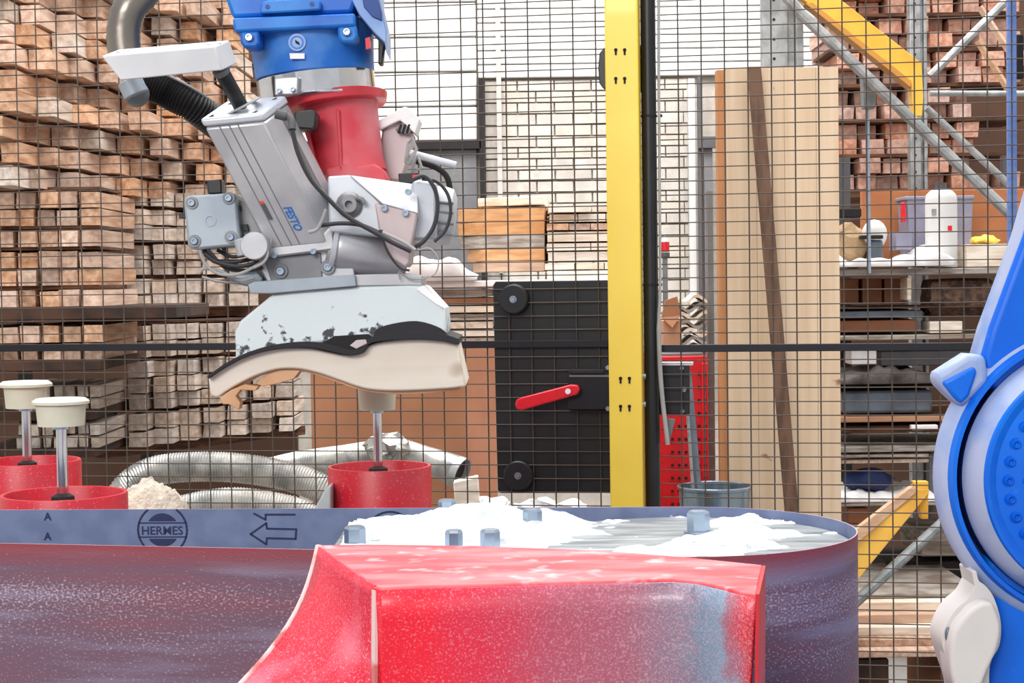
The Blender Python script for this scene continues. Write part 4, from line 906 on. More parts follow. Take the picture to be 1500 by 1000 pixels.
# ---------------------------------------------------------------- red hood in front
ZH = 1.333
def T(px, py): return atz(px, py, ZH)
hd = thing('dust_hood', (T(820, 850).x, 1.5, 1.0), 'red sheet metal hood in front of the drum, dusty on top', 'hood')
back = [(466, 798), (540, 797), (700, 799), (880, 806), (1000, 815), (1117, 827)]
front = [(1107, 870), (1085, 866), (1055, 858), (1020, 850), (985, 847), (860, 850), (700, 855), (620, 856), (560, 859), (550, 857), (520, 838), (480, 810)]
top = [T(*p) for p in back+front]
MB().prism(top, (0, 0, -.006)).build('top_sheet', M['hood_top'], hd, bevel=.0015)
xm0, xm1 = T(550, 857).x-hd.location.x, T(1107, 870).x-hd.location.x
M['hood_front'] = hood_mat('red_mauve_hood_front', xm0, xm1)
fr = [T(*p) for p in front[:10]]
mb = MB(); low = []
for p in fr: low.append(V((p.x-.0*(p.x), p.y, ZH-.30)))
mb2 = MB()
n = len(fr)
# gentle hollow in the front sheet towards its lower right
vs = []; fs = []
for j in range(13):
    v_ = j/12
    for i, p in enumerate(fr):
        x = p.x*(1-.0*v_); vs.append(V((x-.012*v_*(1 if i == 0 else .6 if i == 1 else 0), p.y+.03*math.sin(v_*2.2)*(.2+.8*(i < 4)), ZH-.003-.3*v_)))
for j in range(12):
    for i in range(n-1): a = j*n+i; fs.append((a, a+1, a+n+1, a+n))
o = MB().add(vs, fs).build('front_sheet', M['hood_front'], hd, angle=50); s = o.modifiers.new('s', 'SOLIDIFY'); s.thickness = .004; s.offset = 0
MB().prism([W(461, 799, 1.73), W(482, 806, 1.70), W(474, 836, 1.70), W(464, 868, 1.72)], (0, .02, 0)).build('corner_lip', M['end_lip'], hd, bevel=.003)
# flared side sheet on the left
e0 = T(550, 857); e1 = T(520, 838); e2 = T(468, 800)
sb = [W(549, 1040, e0.y), W(430, 1060, 1.52), W(318, 1040, 1.62)]
vs = []; fs = []; nu = 10; nv = 12
topc = [e0, e1, e2]
def q3(c, u): return c[0]*(1-u)**2+(c[1]*2-(c[0]+c[2])/2)*2*u*(1-u)+c[2]*u*u
for j in range(nv+1):
    v_ = j/nv
    for i in range(nu+1):
        u = i/nu; a = q3(topc, u); c = q3(sb, u); ease = v_**1.15
        vs.append(a*(1-v_)+c*v_-V((0, 0, .0))+V((.02*math.sin(math.pi*v_)*u, .02*math.sin(math.pi*v_)*(1-u)*u*4, 0)))
for j in range(nv):
    for i in range(nu): a = j*(nu+1)+i; fs.append((a, a+nu+1, a+nu+2, a+1))
o = MB().add(vs, fs).build('side_sheet', M['hood_side'], hd, angle=60); s = o.modifiers.new('s', 'SOLIDIFY'); s.thickness = .004; s.offset = 0
edge = [vs[j*(nu+1)+nu] for j in range(nv+1)]; MB().tube(edge, .0045, 8).build('edge_bead', M['hood_weld'], hd)
MB().tube([e0+V((0, 0, -.004))]+[vs[j*(nu+1)] for j in range(1, nv+1)], .0035, 8).build('corner_seam', M['hood_weld'], hd)
p = T(1117, 828); q = T(1107, 870)
MB().prism([p, q, q+V((-.006, .0, -.3)), p+V((-.0, .03, -.3))], (.003, 0, 0)).build('end_sheet', mat('end_red', C(206, 34, 46), .45), hd)
MB().box((T(820, 850).x, 1.62, .52), (.2, .1, 1.04)).build('hood_stand', M['dark_grey'], hd, bevel=.005)

# ================================================================ RED CUPS WITH PUCKS
def cup_post(px, d_, pyrim, diam, rod, pucktop, puckbot, puckw, flange, label):
    h_ = W(px, pyrim, d_).z; c_ = W(px, pyrim, d_); x = c_.x; R_ = diam/2
    t = thing('puck_stand', (x, d_, 1.05), label, 'stand', 'red cups with foam pucks on rods')
    MB().lathe([(R_, 1.05-h_), (R_, -.002), (R_-.001, 0), (R_-.005, 0), (R_-.006, -.002), (R_-.006, 1.055-h_), (0, 1.055-h_), (0, 1.05-h_), (R_, 1.05-h_)], (x, d_, h_), (0, 0, 1), 56).build('cup', M['cup_red'], t)
    MB().lathe([(0, 1.06-h_), (R_-.007, 1.06-h_)], (x, d_, h_), (0, 0, 1), 40).build('cup_floor', M['cup_red'], t)
    rx = W(rod, pyrim, d_).x; zt_ = W(rod, puckbot, d_).z; 
    MB().lathe([(0, -.25), (.017, -.25), (.017, -.013), (.0155, -.004), (.008, 0), (0, 0)], (rx, d_, h_-.0), (0, 0, 1), 28).build('hub', M['matte_black'], t)
    MB().cyl((rx, d_, h_-.005), (rx, d_, zt_), .0076, n=24).build('rod', M['chrome'], t)
    zz_ = W(rod, pucktop, d_).z; r_ = puckw/2*d_/2500
    H_ = zz_-zt_
    prof = [(0, 0), (r_*.93, 0), (r_, H_*.75)]
    prof += [(r_*flange, H_*.8), (r_*flange, H_*.9), (r_*flange*.86, H_), (0, H_)] if flange > 1 else [(r_, H_), (0, H_)]
    MB().lathe(prof, (rx, d_, zt_), (0, 0, 1), 48).build('puck', M['puck'], t)
    MB().cyl((rx, d_, zt_-.005), (rx, d_, zt_+.001), .012, n=20).build('collar', M['bolt'], t)
cup_post(94, 2.4, 722, .176, 92, 583, 623, 72, 1.15, 'red cup with foam puck on chrome rod, foremost left one')
cup_post(40, 2.85, 674, .176, 40, 558, 597, 62, 1.24, 'red cup with cream foam puck at the left edge, the farther one')
cup_post(556, 2.85, 682, .173, 554, 566, 600, 56, 1.0, 'red cup whose foam puck stands under the seat blank')
t = thing('feed_table', (-.35, 2.62, 0), 'grey table carrying the red cups behind the belt', 'table')
MB().box((-.35, 2.66, 1.035), (1.25, .64, .03)).build('tabletop', M['dark_grey'], t, bevel=.003)
for sx in (-.93, .23):
    for sy in (2.38, 2.94): MB().box((sx, sy, .51), (.05, .05, 1.02)).build('leg', M['dark_grey'], t)
# cream dust heap behind the cups
cx, cy = -.575, 2.69
def heap_h(x, y):
    r_ = math.hypot((x-cx)/.135, (y-cy)/.12)
    if r_ > 1.05: return -.01
    return .27*(1-r_*r_*.85)*.98-.03+.012*noise.noise(V((x*60, y*60, 0)))+.008*noise.noise(V((x*140, y*140, 3)))
ztop_h = W(170, 686, 2.85).z; 
heap('sawdust_heap', cx-.17, cx+.17, cy-.12, cy+.12, 1.05, lambda x, y: heap_h(x, y)*(ztop_h-1.05)/.24, M['crumb'], 'cream crumbly sanding dust heap beside the red cups', .004)
o = MB().prism([W(455, 770, 2.75), W(462, 742, 2.75), W(478, 714, 2.75), W(484, 712, 2.75), W(484, 770, 2.75)], (0, .06, 0)).build('plastic_guard', mat('milky_plastic', C(190, 200, 200), .4), bevel=.003); tag(o, 'milky grey curved plastic guard left of the middle red cup', 'guard')

# ================================================================ SEAT BLANK
YG = 2.62
topL = [(305, 552), (330, 536), (355, 523), (385, 513), (420, 509), (455, 510), (485, 516), (510, 520), (530, 516), (542, 505), (570, 499), (610, 496), (645, 498), (669, 503)]
botL = [(683, 566), (655, 569), (600, 572), (560, 572), (530, 568), (495, 556), (465, 546), (435, 540), (405, 541), (375, 550), (350, 562), (330, 574), (318, 582), (308, 578)]
sb_ = thing('seat_blank', W(500, 572, YG), 'wavy pale wooden seat blank held under the gripper pad', 'seat blank')
def smooth2(pts, n=4):
    P = smooth_path([V((x, y, 0)) for x, y in pts], n); return [(p.x, p.y) for p in P]
out_ = smooth2(topL)+smooth2(botL)
mb = MB(); mb.prism([W(x, y, YG) for x, y in out_], (0, .20, 0)); mb.build('shell_block', M['seat'], sb_, bevel=.003)
lip = smooth2([(310, 582), (335, 573), (365, 556), (400, 546), (440, 544), (475, 553), (520, 569), (560, 576), (610, 577), (672, 571)])
lip2 = smooth2([(676, 566), (610, 571), (560, 570), (520, 562), (475, 547), (440, 539), (400, 541), (360, 551), (330, 569), (308, 576)])
MB().prism([W(x, y, YG+.012) for x, y in lip+lip2], (0, .17, 0)).build('veneer_layer', M['seat_ply'], sb_, bevel=.001)
MB().prism([W(x, y, YG-.004) for x, y in [(322, 583), (338, 571), (358, 563), (378, 566), (374, 572), (352, 571), (345, 580), (352, 590), (350, 600), (335, 592), (326, 592)]], (0, .03, 0)).build('splinter', M['seat_ply'], sb_, bevel=.001)
MB().prism([W(x, y, YG+.01) for x, y in [(375, 562), (392, 548), (410, 541), (440, 542), (430, 555), (405, 562), (386, 566)]], (0, .05, 0)).build('splinter', M['seat_ply'], sb_, bevel=.001)

# ================================================================ GRIPPER ROBOT
rb = thing('gripper_robot', W(460, 60, 2.75), 'blue robot wrist with silver pneumatic gripper hanging at upper left', 'robot')
def P2(pts, Y, th, name, material, bevel=.002, parent=None, smooth=0):
    if smooth: pts = smooth2(pts+[pts[0]], smooth)[:-1]
    return MB().prism([W(x, y, Y) for x, y in pts], (0, th, 0)).build(name, material, parent or rb, bevel=bevel)
def Cy(p0, p1, r0, name, material, r1=None, n=40, parent=None, bevel=.0015): return MB().cyl(p0, p1, r0, r1, n).build(name, material, parent or rb, bevel=bevel)
def boltf(px, py, Y, r, parent=None, socket=True, name='bolt', depth=.006, ring=False):
    c = W(px, py, Y); mb = MB()
    mb.lathe([(0, -.004), (r, -.004), (r, depth*.7), (r*.85, depth), (r*.5, depth), (r*.5, depth*.5), (0, depth*.5)], c, (0, -1, 0), 20)
    o = mb.build(name, M['bolt'], parent or rb)
    if ring: MB().lathe([(r*1.05, 0), (r*1.75, 0), (r*1.7, .0015), (r*1.05, .0015)], c, (0, -1, 0), 24).build('counterbore', M['dark_steel'], parent or rb)
    return o
# wrist casting
axT = W(455, 40, 2.76); axB = W(462, 112, 2.76); ax = (axB-axT).normalized()
dr_ = Cy(axT, axB, .099, 'wrist_drum', M['blue_dusty'], .0955)
Cy(axB, W(466, 146, 2.76), .095, 'chrome_ring', M['chrome'])
Cy(W(468, 141, 2.76), W(468.3, 145, 2.76), .0965, 'chrome_lip', M['chrome'])
P2([(402, 114), (437, 112), (436, 138), (402, 140)], 2.655, .02, 'sensor_plate', M['alu'])
for c_ in ((409, 133), (429, 131)): boltf(*c_, 2.652, .004)
P2([(330, -90), (331, 0), (340, 26), (515, 19), (522, 0), (520, -90)], 2.66, .2, 'wrist_housing', M['blue'], .006)
P2([(340, 26), (520, 19), (521, 38), (343, 47)], 2.645, .23, 'wrist_plate', M['blue'], .004)
P2([(382, 4), (392, 0), (460, -4), (470, 2), (470, 15), (380, 20)], 2.645, .03, 'cover_rib', M['blue'], .003)
for c_ in ((392, 10), (457, 6)):
    cc_ = W(*c_, 2.645); Cy(cc_, cc_+V((0, -.001, 0)), .0035, 'screw_hole', M['blue_deep'], bevel=0)
for (x_, y_) in ((351, 46), (494, 38)):
    P2([(x_, y_), (x_+28, y_-2), (x_+30, y_+17), (x_+24, y_+24), (x_+6, y_+24), (x_+1, y_+16)], 2.648, .05, 'lug', M['blue'], .004); boltf(x_+14, y_+9, 2.647, .0062)
P2([(515, -90), (515, 0), (526, 22), (548, 48), (563, 62), (566, 78), (566, 44), (556, 0), (556, -90)], 2.66, .1, 'side_bracket', M['blue_pale'], .003)
P2([(529, -10), (551, -10), (558, 16), (559, 30), (545, 24), (533, 10)], 2.655, .02, 'bracket_recess', M['blue_deep'], .001)
P2([(554, 50), (565, 62), (562, 72), (560, 94), (554, 94)], 2.70, .03, 'black_clip', M['black'])
# round emblem and stickers
c_ = W(435, 62, 2.66); Cy(c_+V((0, .004, 0)), c_, .0135, 'badge', M['blue_pale'], n=32, bevel=0)
MB().lathe([(.008, 0), (.0105, 0), (.0105, .0006), (.008, .0006)], c_, (0, -1, 0), 28).build('badge_ring', M['blue'], rb)
MB().prism([W(432, 58, 2.659), W(438, 62, 2.659), W(439, 66, 2.659), W(433, 63, 2.659)], (0, -.0008, 0)).build('badge_mark', M['matte_black'], rb)
P2([(424, 78), (446, 78), (446, 86), (425, 86)], 2.658, .004, 'sticker', M['paper'], 0)
P2([(535, 56), (542, 54), (543, 70), (536, 72)], 2.672, .01, 'sticker', M['handle_red'], 0)
# arm continuing above the frame
Cy(W(450, -60, 2.8), W(440, -420, 3.0), .11, 'forearm', M['blue'], .13)
# red adapter
fl0 = W(486, 147, 2.76); fl1 = W(488, 160, 2.7585)
Cy(fl0, fl1, .0905, 'adapter_flange', M['flange_red'], .0865)
nk = MB(); nk.lathe([(0, 0), (.062, 0), (.059, .012), (.0575, .05), (.0565, .09), (.06, .112), (0, .112)], W(499, 156, 2.76), W(513, 256, 2.752)-W(499, 156, 2.76), 40); nk.build('adapter_neck', M['red'], rb, bevel=.001)
P2([(492, 160), (497, 160), (502, 250), (497, 250)], 2.692, .02, 'neck_rib', M['red'], .002)
P2([(437, 165), (443, 162), (462, 230), (475, 256), (455, 220)], 2.70, .03, 'neck_web', M['red'], .001)
P2([(430, 166), (434, 162), (458, 160), (464, 165), (462, 186), (458, 190), (432, 188)], 2.64, .05, 'inductive_sensor', M['black'], .004)
P2([(478, 246), (505, 240), (530, 243), (548, 240), (562, 248), (570, 268), (480, 262)], 2.692, .12, 'adapter_foot', M['red'], .003)
# pneumatic cylinder (square barrel, tilted)
def Wv(px, py, Y): return W(px, py, Y)
a0 = W(299, 187, 2.56); a1 = W(388, 178, 2.56); dep = V((.026, .078, .034)); axv = W(393, 366, 2.60)-a0
wv = a1-a0; axn = axv.normalized(); 
cylp = MB().obox(a0, wv, dep, axv).build('cylinder_barrel', M['alu'], rb, bevel=.004)
nrm = wv.cross(axv).normalized()
if nrm.y > 0: nrm = -nrm
for f_ in (.24, .40, .54):
    MB().obox(a0+wv*f_+nrm*.0003, wv*.022, -nrm*.001, axv*.98).build('groove', M['mid_grey'], cylp)
MB().obox(a0+wv*.97+dep*.55+axv*.02, wv*.05, dep*.1, axv*.95).build('groove', M['mid_grey'], cylp)
capv = -axn*.014
MB().obox(a0+capv-wv*.01, wv*1.02, dep*1.02, -capv*.98).build('end_cap', M['alu_light'], rb, bevel=.004)
tc_ = a0+capv+wv*.48+dep*.5
MB().lathe([(.026, -.001), (.033, 0), (.033, .002), (.026, .003), (.022, .002), (.022, -.001)], tc_, -axn, 32).build('wiper_ring', M['galv'], rb)
for (u_, v_) in ((.12, .15), (.85, .12), (.88, .85), (.14, .85)):
    c_ = a0+capv+wv*u_+dep*v_; MB().cyl(c_, c_-axn*.0006, .0055, n=16).build('screw_hole', M['dark_steel'], rb)
rod0 = tc_-axn*.001; rod1 = W(322, 100, 2.545)
Cy(rod0, rod1, .0115, 'piston_rod', M['black'], .0115)
Cy(rod1+(rod0-rod1)*.12, rod1, .013, 'rod_nut', M['galv_dark'])
xd = axn; yd = -wv.normalized()
text('FESTO', .0135, a0+wv*.58+axv*.775+nrm*.0008, axn, wv.normalized(), M['logo_blue'], cylp, 'lettering', .04, .035)
c_ = a0+wv*.27+axv*.61; MB().obox(c_+nrm*.001, wv*.05, nrm*.002, axv*.02).build('red_diode', mat('lit_red_diode', C(255, 60, 40), .3), cylp)
MB().obox(c_+nrm*.0008+axv*.02, wv*.06, nrm*.003, axv*.13).build('reed_switch', M['dark_grey'], cylp)
# port fitting + air hose
cc_ = W(408, 168, 2.6); MB().tube([W(404, 166, 2.56), W(420, 170, 2.56)], .008, 14).tube(smooth_path([W(420, 168, 2.56), W(427, 176, 2.555), W(428, 190, 2.55)], 4), .006, 12).build('port_fitting', M['dark_grey'], rb)
# white lever bar
lv = MB(); pts_ = [(148, 82), (313, 68), (327, 102), (313, 104), (176, 118)]
Yl = 2.50
A4 = [W(148, 82, Yl), W(314, 68, Yl), W(326, 103, Yl), W(176, 118, Yl)]
bk = V((.014, .05, .016))
lv.add(A4+[v+bk for v in A4], [(0, 3, 2, 1), (4, 5, 6, 7), (0, 1, 5, 4), (1, 2, 6, 5), (2, 3, 7, 6), (3, 0, 4, 7)]); lvo = lv.build('lever_bar', M['offwhite'], rb, bevel=.002)
for f_ in (.12, .93):
    c_ = A4[0].lerp(A4[1], f_)+bk*.5+V((0, 0, .0004)); MB().lathe([(0, 0), (.007, 0), (.009, .0008), (.0105, 0)], c_, bk.cross(A4[1]-A4[0]).normalized()*(-1 if bk.cross(A4[1]-A4[0]).z < 0 else 1), 18).build('bore', M['galv'], lvo)
# clamp, corrugated hose, steel duct
Cy(W(190, 118, 2.58), W(200, 140, 2.58), .019, 'hose_clamp', M['alu_blue']); MB().ball(W(200, 138, 2.6), .02, 20).build('clamp_ball', M['galv_dark'], rb)
P_ = [W(206, 118, 2.66), W(245, 135, 2.66), W(285, 157, 2.66), W(330, 190, 2.7)]
duct('corrugated_hose', P_, .0215, None, mat('black_corrugated_rubber', C(46, 44, 44), .5), .004, .0046, 22, rb)
MB().tube([p_+V((.006, -.012, .024)) for p_ in smooth_path(P_, 4)], .002, 8).build('hose_edge', M['cable_grey'], rb)
duct('steel_flex_duct', [W(228, -60, 2.7), W(212, -15, 2.7), W(190, 12, 2.69), W(182, 40, 2.69), W(182, 68, 2.69), W(188, 100, 2.69)], .026, None, mat('smoky_metal_duct', C(140, 132, 124), .3, .7, scale=14), .0012, .012, 22, rb)
# left motor block
P2([(272, 287), (343, 282), (346, 288), (352, 352), (348, 360), (282, 366), (275, 360), (269, 296)], 2.60, .09, 'valve_block', M['alu_blue'], .004)
for c_ in ((281, 297), (335, 290), (285, 353), (338, 347)): boltf(*c_, 2.599, .0055, ring=True)
c_ = W(308, 323, 2.6); MB().lathe([(.007, 0), (.009, 0), (.009, .0012), (.007, .0012)], c_, (0, -1, 0), 24).build('centre_ring', M['bolt'], rb)
c_ = W(314, 268, 2.64); P2([(303, 264), (324, 262), (325, 283), (304, 284)], 2.62, .03, 'connector', M['black'], .002)
for pts_ in ([(262, 312), (272, 311), (272, 320), (262, 320)], [(344, 302), (352, 301), (353, 308), (344, 309)], [(345, 331), (362, 328), (364, 338), (347, 338)], [(296, 363), (303, 363), (303, 371), (296, 371)], [(325, 360), (331, 360), (331, 368), (325, 368)]):
    P2(pts_, 2.62, .02, 'screw_stub', M['black'], .0005)
P2([(345, 290), (372, 300), (392, 352), (358, 352), (350, 330)], 2.63, .05, 'link_plate', M['dark_steel'], .002)
# cables under the block
def cab(pts, r, Y, m_='cable', name='cable'): return MB().tube(smooth_path([W(x, y, Y+(q[0] if q else 0)) for x, y, *q in pts], 6), r, 8).build(name, M[m_], rb)
cab([(292, 366), (300, 385), (318, 400), (345, 402), (370, 392), (390, 375), (398, 350)], .0024, 2.585, 'cable_grey')
cab([(298, 366), (312, 380), (340, 384), (375, 378)], .0032, 2.62)
cab([(305, 366), (330, 392), (360, 396), (385, 392)], .0028, 2.61)
cab([(318, 366), (340, 376), (370, 372), (390, 380)], .003, 2.63)
cab([(292, 400), (300, 393), (325, 398), (350, 410), (372, 406)], .0028, 2.6, 'cable_grey')
cab([(296, 405), (320, 412), (350, 414)], .0024, 2.61, 'alu')
cab([(300, 372), (318, 384), (350, 390), (380, 384)], .0035, 2.6, 'cable')
P2([(330, 404), (372, 392), (385, 408), (378, 422), (345, 416)], 2.62, .04, 'cable_plate', M['alu_blue'], .002)
# pivot boss left of the base
Cy(W(360, 348, 2.6), W(366, 372, 2.6), .019, 'pivot_boss', M['alu_light'])
c_ = W(372, 360, 2.56); Cy(c_, c_+V((0, .06, 0)), .021, 'pivot_boss', M['alu'])
# cylinder base and bracket plates
P2([(372, 352), (392, 362), (470, 345), (485, 330), (490, 352), (488, 366), (400, 377), (380, 372)], 2.60, .11, 'cylinder_foot', M['alu'], .003)
for c_ in ((402, 374), (459, 368)): boltf(c_[0], c_[1], 2.6, .005)
P2([(368, 368), (395, 374), (476, 364), (512, 356), (520, 404), (392, 414)], 2.615, .12, 'mount_plate', M['alu'], .002)
P2([(386, 378), (470, 370), (472, 408), (398, 414)], 2.612, .01, 'mount_face', M['dark_steel'], .001)
for c_ in ((411, 397), (480, 391)): boltf(*c_, 2.610, .0065, ring=True)
P2([(363, 416), (372, 412), (520, 402), (522, 419), (398, 430), (366, 430)], 2.60, .16, 'foot_rail', M['alu_blue'], .0015)
P2([(519, 402), (596, 400), (618, 404), (618, 418), (521, 419)], 2.61, .14, 'foot_rail', M['alu'], .0015)
# gripper body
P2([(480, 258), (512, 256), (560, 296), (560, 348), (482, 340)], 2.60, .12, 'gripper_body', M['alu_light'], .003)
gb = MB(); g0 = [W(512, 256, 2.60), W(560, 298, 2.585), W(612, 312, 2.585), W(612, 270, 2.64)]
gb.add(g0+[v+V((0, .1, -.03)) for v in g0], [(0, 1, 2, 3), (0, 4, 5, 1), (1, 5, 6, 2), (2, 6, 7, 3), (3, 7, 4, 0), (7, 6, 5, 4)]); gb.build('gripper_shoulder', M['offwhite'], rb, bevel=.0015)
P2([(549, 297), (612, 310), (606, 345), (602, 360), (600, 385), (594, 392), (575, 380), (556, 345)], 2.588, .1, 'side_plate', M['alu_pink'], .003)
for c_ in ((563, 305), (594, 312), (598, 281)): boltf(*c_, 2.586, .0052)
c_ = W(512, 300, 2.60)
MB().lathe([(.018, 0), (.020, .004), (.017, .008), (.012, .01), (.012, .014), (.006, .014), (.006, .004), (0, .004)], c_, (0, -1, 0), 24).build('greasy_hub', M['dark_steel'], rb)
MB().tube([W(523, 290, 2.59), W(530, 292, 2.588), W(534, 298, 2.588)], .004, 8).tube([W(500, 292, 2.59), W(502, 306, 2.588)], .0035, 8).build('hub_clip', M['mid_grey'], rb)
# polished barrel
bar_ = MB(); bar_.lathe([(0, 0), (.028, 0), (.034, .006), (.037, .02), (.037, .11), (.03, .125), (0, .125)], W(478, 360, 2.63), W(600, 382, 2.66)-W(478, 360, 2.63), 44); bar_.build('polished_barrel', M['alu'], rb)
MB().lathe([(.0365, 0), (.039, .002), (.039, .007), (.0365, .009)], W(482, 362, 2.63), W(600, 382, 2.66)-W(478, 360, 2.63), 44).build('barrel_collar', M['alu_light'], rb)
# ribbed motor cap
mc0, mc1 = W(604, 312, 2.68), W(668, 318, 2.68)
MB().prism([W(x, y, 2.62) for x, y in [(602, 268), (612, 262), (640, 268), (640, 352), (604, 352)]], (0, .1, 0)).build('motor_flange', M['alu_light'], rb, bevel=.005)
MB().lathe([(0, .002), (.046, .002), (.046, .05), (.043, .062), (.03, .068), (0, .068)], mc0, mc1-mc0, 36).build('motor_cap', M['offwhite'], rb, bevel=.001)
for yy in (292, 306, 322, 338):
    P2([(622, yy), (664, yy+4), (664, yy+7), (622, yy+3)], 2.632, .03, 'cooling_fin', M['galv_dark'], .0006)
# cables round the motor
cab([(606, 262), (622, 258), (636, 275), (641, 300), (636, 330), (622, 352), (608, 362)], .0032, 2.61)
cab([(618, 262), (640, 266), (656, 285), (660, 312), (652, 338), (636, 354)], .0026, 2.615)
cab([(428, 190), (437, 225), (455, 262), (482, 292), (510, 318), (545, 338), (575, 355), (602, 368)], .0036, 2.55)
cab([(470, 330), (500, 327), (530, 330), (558, 342)], .0032, 2.57)
cab([(558, 344), (570, 372), (586, 392), (600, 396)], .0018, 2.57)
cab([(560, 340), (590, 354), (608, 366)], .0026, 2.56, 'cable_grey')
cab([(612, 366), (630, 364), (642, 380), (638, 400), (620, 408), (600, 408), (585, 398), (586, 410)], .0011, 2.6, 'cable_grey')
cab([(478, 306), (472, 322), (464, 336), (452, 340)], .0028, 2.56, 'cable_grey')
cab([(388, 356), (392, 372), (386, 384), (372, 392)], .0022, 2.565, 'cable_grey')
MB().ball(W(558, 342, 2.57), .006, 12).build('cable_tie', M['matte_black'], rb)
# rear camera-like housing with louvres
P2([(560, 192), (582, 172), (606, 196), (600, 226), (588, 264), (556, 264), (552, 240)], 2.78, .07, 'rear_housing', M['alu_pink'], .003)
P2([(556, 190), (552, 178), (592, 156), (600, 158), (615, 174), (608, 196), (602, 190), (586, 176)], 2.765, .08, 'housing_roof', M['paper'], .002)
P2([(579, 190), (588, 180), (598, 180), (603, 190), (598, 198)], 2.766, .03, 'louvre_frame', M['mid_grey'], .001)
for k in range(3): P2([(582+k*6, 194), (586+k*6, 182), (589+k*6, 182), (585+k*6, 196)], 2.764, .01, 'louvre', M['matte_black'], 0)
for pts_ in ([(598, 210), (604, 202), (610, 218), (600, 240), (594, 238)], [(606, 236), (612, 228), (618, 246), (604, 252)]):
    q_ = [W(x, y, 2.74) for x, y in pts_]; MB().tube(q_+[q_[0]], .003, 6).build('strut_frame', M['galv'], rb)
MB().tube([W(600, 224, 2.78), W(668, 242, 2.78)], .006, 14).build('push_tube', M['alu_light'], rb)
MB().tube(smooth_path([W(610, 236, 2.8), W(640, 246, 2.8), W(656, 262, 2.8), W(660, 292, 2.8)], 5), .005, 10).build('air_hose', M['matte_black'], rb)
P2([(583, 254), (612, 252), (614, 268), (585, 270)], 2.66, .05, 'plug', M['black'], .002); P2([(604, 256), (614, 256), (614, 261), (604, 261)], 2.655, .02, 'red_clip', M['handle_red'], .0005)
# white pad with black rubber
padpts = [(399, 431), (430, 427), (520, 420), (600, 417), (620, 418), (651, 452), (654, 480), (652, 493), (600, 492), (545, 494), (500, 499), (450, 504), (400, 510), (365, 519), (345, 528), (344, 486), (352, 470)]
p_ = MB().prism([W(x, y, YG-.01) for x, y in padpts], (0, .2, 0))
pad = p_.build('gripper_pad', M['pad'], rb, bevel=.004)
# dirt gradient of the pad is measured in object space of the robot
zb_ = W(500, 500, YG).z-rb.location.z
for nd in M['pad'].node_tree.nodes:
    if nd.type == 'MAP_RANGE' and abs(nd.inputs['To Max'].default_value-.2) < 1e-6: nd.inputs['From Min'].default_value = zb_+.055; nd.inputs['From Max'].default_value = zb_-.005
MB().prism([W(620, 418, YG-.012), W(651, 452, YG-.012), W(640, 446, YG-.014), W(610, 424, YG-.014)], (0, .19, 0)).build('pad_chamfer', M['paper'], rb, bevel=.001)
st1 = smooth2([(303, 551), (330, 532), (360, 517), (400, 505), (450, 500), (490, 506), (512, 512), (530, 508), (543, 494), (600, 486), (645, 488), (672, 496)])
st2 = smooth2([(672, 505), (645, 499), (600, 497), (545, 502), (532, 516), (512, 520), (485, 515), (450, 509), (400, 512), (360, 523), (330, 538), (305, 555)])
MB().prism([W(x, y, YG-.014) for x, y in st1+st2], (0, .2, 0)).build('rubber_strip', M['rubber'], rb, bevel=.0008)
P2([(545, 497), (552, 482), (575, 474), (610, 470), (640, 478), (654, 488), (654, 498), (600, 496)], YG-.013, .02, 'rubber_patch', M['rubber'], .001, smooth=3)
P2([(470, 503), (490, 492), (540, 489), (545, 494), (540, 505), (522, 516), (495, 514)], YG-.0125, .02, 'pad_recess', M['matte_black'], .001)
P2([(512, 506), (522, 498), (536, 497), (538, 503), (522, 511)], YG-.015, .006, 'recess_clip', M['alu_pink'], .001)

# ================================================================ BRIGHT BLUE ROBOT AT THE RIGHT
YR = 1.55
r2 = thing('blue_robot', (W(1600, 700, YR).x+.05, YR+.1, 0), 'bright blue robot arm elbow with round cover at the right edge', 'robot')
s_ = YR/2500
C0 = W(1597, 695, YR)
def R2(px): return px*s_
def rl(prof, o, material, name, n=96, ax=(0, -1, 0), parent=None): return MB().lathe(prof, o, ax, n).build(name, material, parent or r2, angle=30)
# main joint drum, stepped towards the camera
rl([(0, -.1), (R2(150), -.1), (R2(214), -.03), (R2(227), -.012), (R2(228), -.004), (R2(222), .004), (R2(213), .008)], C0, M['arm_rim'], 'joint_housing')
rl([(R2(213), .008), (R2(209), .016), (R2(203), .016), (R2(201), .006)], C0, M['arm_blue'], 'joint_ring')
rl([(R2(201), .006), (R2(200), -.01), (R2(194), -.01), (R2(192), .008)], C0, M['arm_blue_dark'], 'joint_groove')
rl([(R2(192), .008), (R2(189), .018), (R2(180), .03), (R2(173), .036)], C0, M['arm_rim'], 'cover_flank')
rl([(R2(173), .036), (R2(171), .040), (R2(166), .040), (R2(155), .036), (R2(60), .045), (0, .045)], C0, M['arm_blue'], 'cover_disc')
for k in range(32):
    a = math.radians(180+k*11.25); 
    for rr_, ok in ((137, True), (112, k % 2 == 0)):
        if not ok: continue
        c_ = C0+V((R2(rr_)*math.cos(a), -.0375-(0.001 if rr_ == 112 else 0), R2(rr_)*math.sin(a)))
        MB().lathe([(R2(3), -.001), (R2(3), .002), (R2(5), .0035), (R2(6.5), .002), (R2(7.5), -.001), (R2(9), .0005), (R2(10), -.001)], c_, (0, -1, 0), 16).lathe([(0, -.0005), (R2(3), -.0005)], c_, (0, -1, 0), 12).build('cover_bolt', M['arm_blue'], r2)
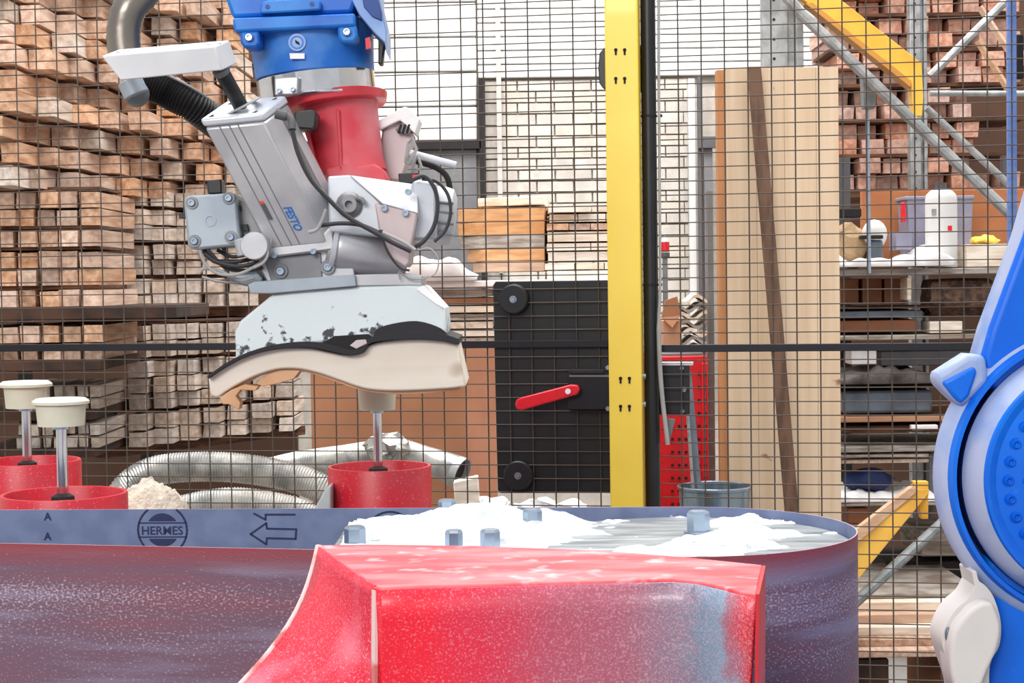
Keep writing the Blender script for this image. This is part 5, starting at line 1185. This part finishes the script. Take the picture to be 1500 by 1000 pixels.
# upper arm : pale dusty casting with a blue painted face
ua = [(1504, 262), (1480, 345), (1455, 412), (1430, 480), (1418, 522), (1425, 560), (1500, 640), (1760, 640), (1760, 262)]
MB().prism([W(x+14, y, YR+.002) for x, y in ua], (0, .035, 0)).build('arm_casting', M['arm_rim'], r2, bevel=.006, seg=3)
MB().prism([W(x+(85 if x < 1600 else -20), y, YR+.034) for x, y in ua], (0, .13, 0)).build('arm_core', M['arm_blue'], r2, bevel=.02, seg=4)
MB().prism([W(x+(22 if x < 1600 else 0), y, YR-.006) for x, y in ua], (0, .03, 0)).build('upper_arm', M['arm_blue'], r2, bevel=.006, seg=4)
MB().prism([W(x, y, YR-.008) for x, y in [(1506, 338), (1760, 334), (1760, 338), (1505, 342)]], (0, .02, 0)).build('panel_seam', M['arm_blue_dark'], r2)
# pointed lug
lg = MB(); f0 = [(1418, 518), (1396, 532), (1374, 546), (1369, 555), (1376, 566), (1392, 582), (1410, 598), (1450, 560), (1445, 520)]
lg.prism([W(x, y, YR-.012) for x, y in f0], (0, .03, 0)); lg.build('cast_lug', M['arm_rim'], r2, bevel=.006, seg=3)
MB().prism([W(x, y, YR-.016) for x, y in [(1380, 560), (1428, 536), (1432, 545), (1420, 580), (1408, 592), (1396, 580)]], (0, .03, 0)).build('lug_face', M['arm_blue'], r2, bevel=.003)
# lower arm body
MB().prism([W(x, y, YR+.0) for x, y in [(1440, 790), (1446, 850), (1452, 880), (1462, 930), (1445, 985), (1435, 1080), (1760, 1080), (1760, 760), (1500, 760)]], (0, .03, 0)).build('lower_arm', M['arm_blue'], r2, bevel=.012, seg=4)
lw = smooth2([(1424, 838), (1430, 836), (1434, 850), (1444, 858), (1456, 875), (1466, 910), (1464, 945), (1450, 975), (1446, 1040), (1410, 1040), (1398, 1000), (1386, 965), (1380, 938), (1386, 914), (1400, 892), (1418, 876), (1428, 858)], 4)
MB().prism([W(x, y, YR-.02) for x, y in lw], (0, .045, 0)).build('fabric_cover', M['arm_white'], r2, bevel=.016, seg=5)
lw2 = smooth2([(1455, 882), (1466, 915), (1462, 948), (1448, 980), (1425, 1030), (1400, 1010), (1392, 965), (1398, 925), (1420, 895), (1440, 882)], 4)
MB().prism([W(x, y, YR-.04) for x, y in lw2], (0, .04, 0)).build('cover_bulge', M['arm_white'], r2, bevel=.014, seg=5)
c_ = W(1389, 930, YR-.022); MB().ball(c_, .006, 14, sc=(.5, .5, 1.3)).build('eyelet', M['slate'], r2)
c_ = W(1590, 1060, YR+.1); MB().lathe([(0, 0), (.28, 0), (.28, .03), (.2, .06), (.17, .5), (.15, c_.z), (0, c_.z)], (c_.x, c_.y+.05, 0), (0, 0, 1), 40).build('robot_base', M['arm_blue'], r2)
